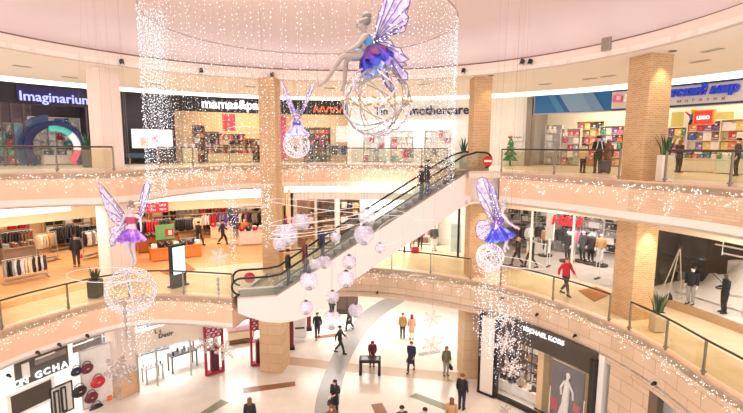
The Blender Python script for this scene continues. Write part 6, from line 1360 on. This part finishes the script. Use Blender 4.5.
# ============================ light
W = bpy.data.worlds.new('world'); SC.world = W; W.use_nodes = True
W.node_tree.nodes['Background'].inputs[0].default_value = lin('FFF6F2') + (1,); W.node_tree.nodes['Background'].inputs[1].default_value = 1.25
lamp((CX, 10, 19.0), 9, 700, 'FFF0E6')  # added light under the dome, brightens the hall
lamp((HX, 14.5, 17.0), 7, 300, 'FFF6F3', rot=(PI, 0, 0))  # added light above the hoop, aimed up to brighten the dome
for a in range(-90, 91, 12):
    lamp(tuple(pol(a, 12.95, 16.68)), 2.4, 13, 'FFF6F3', sy=.3, rot=(PI - D2R(18), 0, D2R(-a)))  # unseen lights added behind the ring to lift the dome edge
for a, r, z, sz, pw, c in ((-62, 18, ZC-.03, 5, 160, 'FFF4E8'), (-35, 18.3, ZC-.03, 5, 200, 'FFF4E8'), (-5, 19, ZC-.03, 5, 220, 'FFF4E8'), (28, 18, ZC-.03, 5, 200, 'FFF4E8'), (62, 18, ZC-.03, 4, 160, 'FFE6C4'),
                           (-60, 24.9, ZC-.2, 3, 90, 'E6E0FF'), (-20, 26.2, ZC-.2, 4, 200, 'FFE2B8'), (-6, 26.2, ZC-.2, 3, 160, 'FFF4E8'), (10, 25.8, ZC-.2, 5, 260, 'FFFFFF'), (45, 26, ZC-.2, 5, 260, 'FFF0DC'), (62, 26, ZC-.2, 5, 260, 'FFF0DC'),
                           (-70, 21.5, 9.1, 4, 260, 'FFEBD2'), (-50, 22, 9.1, 5, 300, 'FFEBD2'), (-30, 22, 9.1, 5, 300, 'FFEBD2'), (-16, 21, 9.1, 3, 120, 'FFEBD2'), (-58, 15.2, C1-.03, 2.5, 130, 'FFF3E6'), (-30, 15.2, C1-.03, 2.5, 130, 'FFF3E6'), (10, 18.5, C1-.05, 4, 260, 'FFF8EE'), (48, 20, C1-.05, 5, 330, 'FFF6EE'), (48, 14.8, C1-.03, 2, 90, 'FFF3E6'), (82, 18.6, C1-.05, 3.5, 220, 'FFF4E4'), (80, 14.6, C1-.03, 2, 90, 'FFF3E6'),
                           (-70, 15.5, C0-.05, 3, 160, 'FFF6EA'), (-42, 15.5, C0-.05, 3, 260, 'FFFFFF'), (-24, 18, C0-.05, 4, 300, 'FFFFFF'), (0, 18, C0-.05, 6, 320, 'FFFAF2'), (20, 18, C0-.05, 6, 320, 'FFFAF2'), (0, 24, C0-.05, 5, 120, 'FFFAF2'), (54, 14.2, C0-.05, 2, 130, 'FFEBD6')):
    pw *= (.55 if z < 9.5 else .6 if r > 20 else .9); pw = pw*.5 if a == 82 else pw*2 if (a, r) == (-60, 24.9) else pw*1.8 if (a, r) == (10, 18.5) else pw*1.5 if z < 5 else pw
    lamp(tuple(pol(a, r, z)), sz, pw, c, rot=(0, 0, -D2R(a)), sy=min(sz, 2.2))  # lights added below the ceilings to brighten galleries and shops
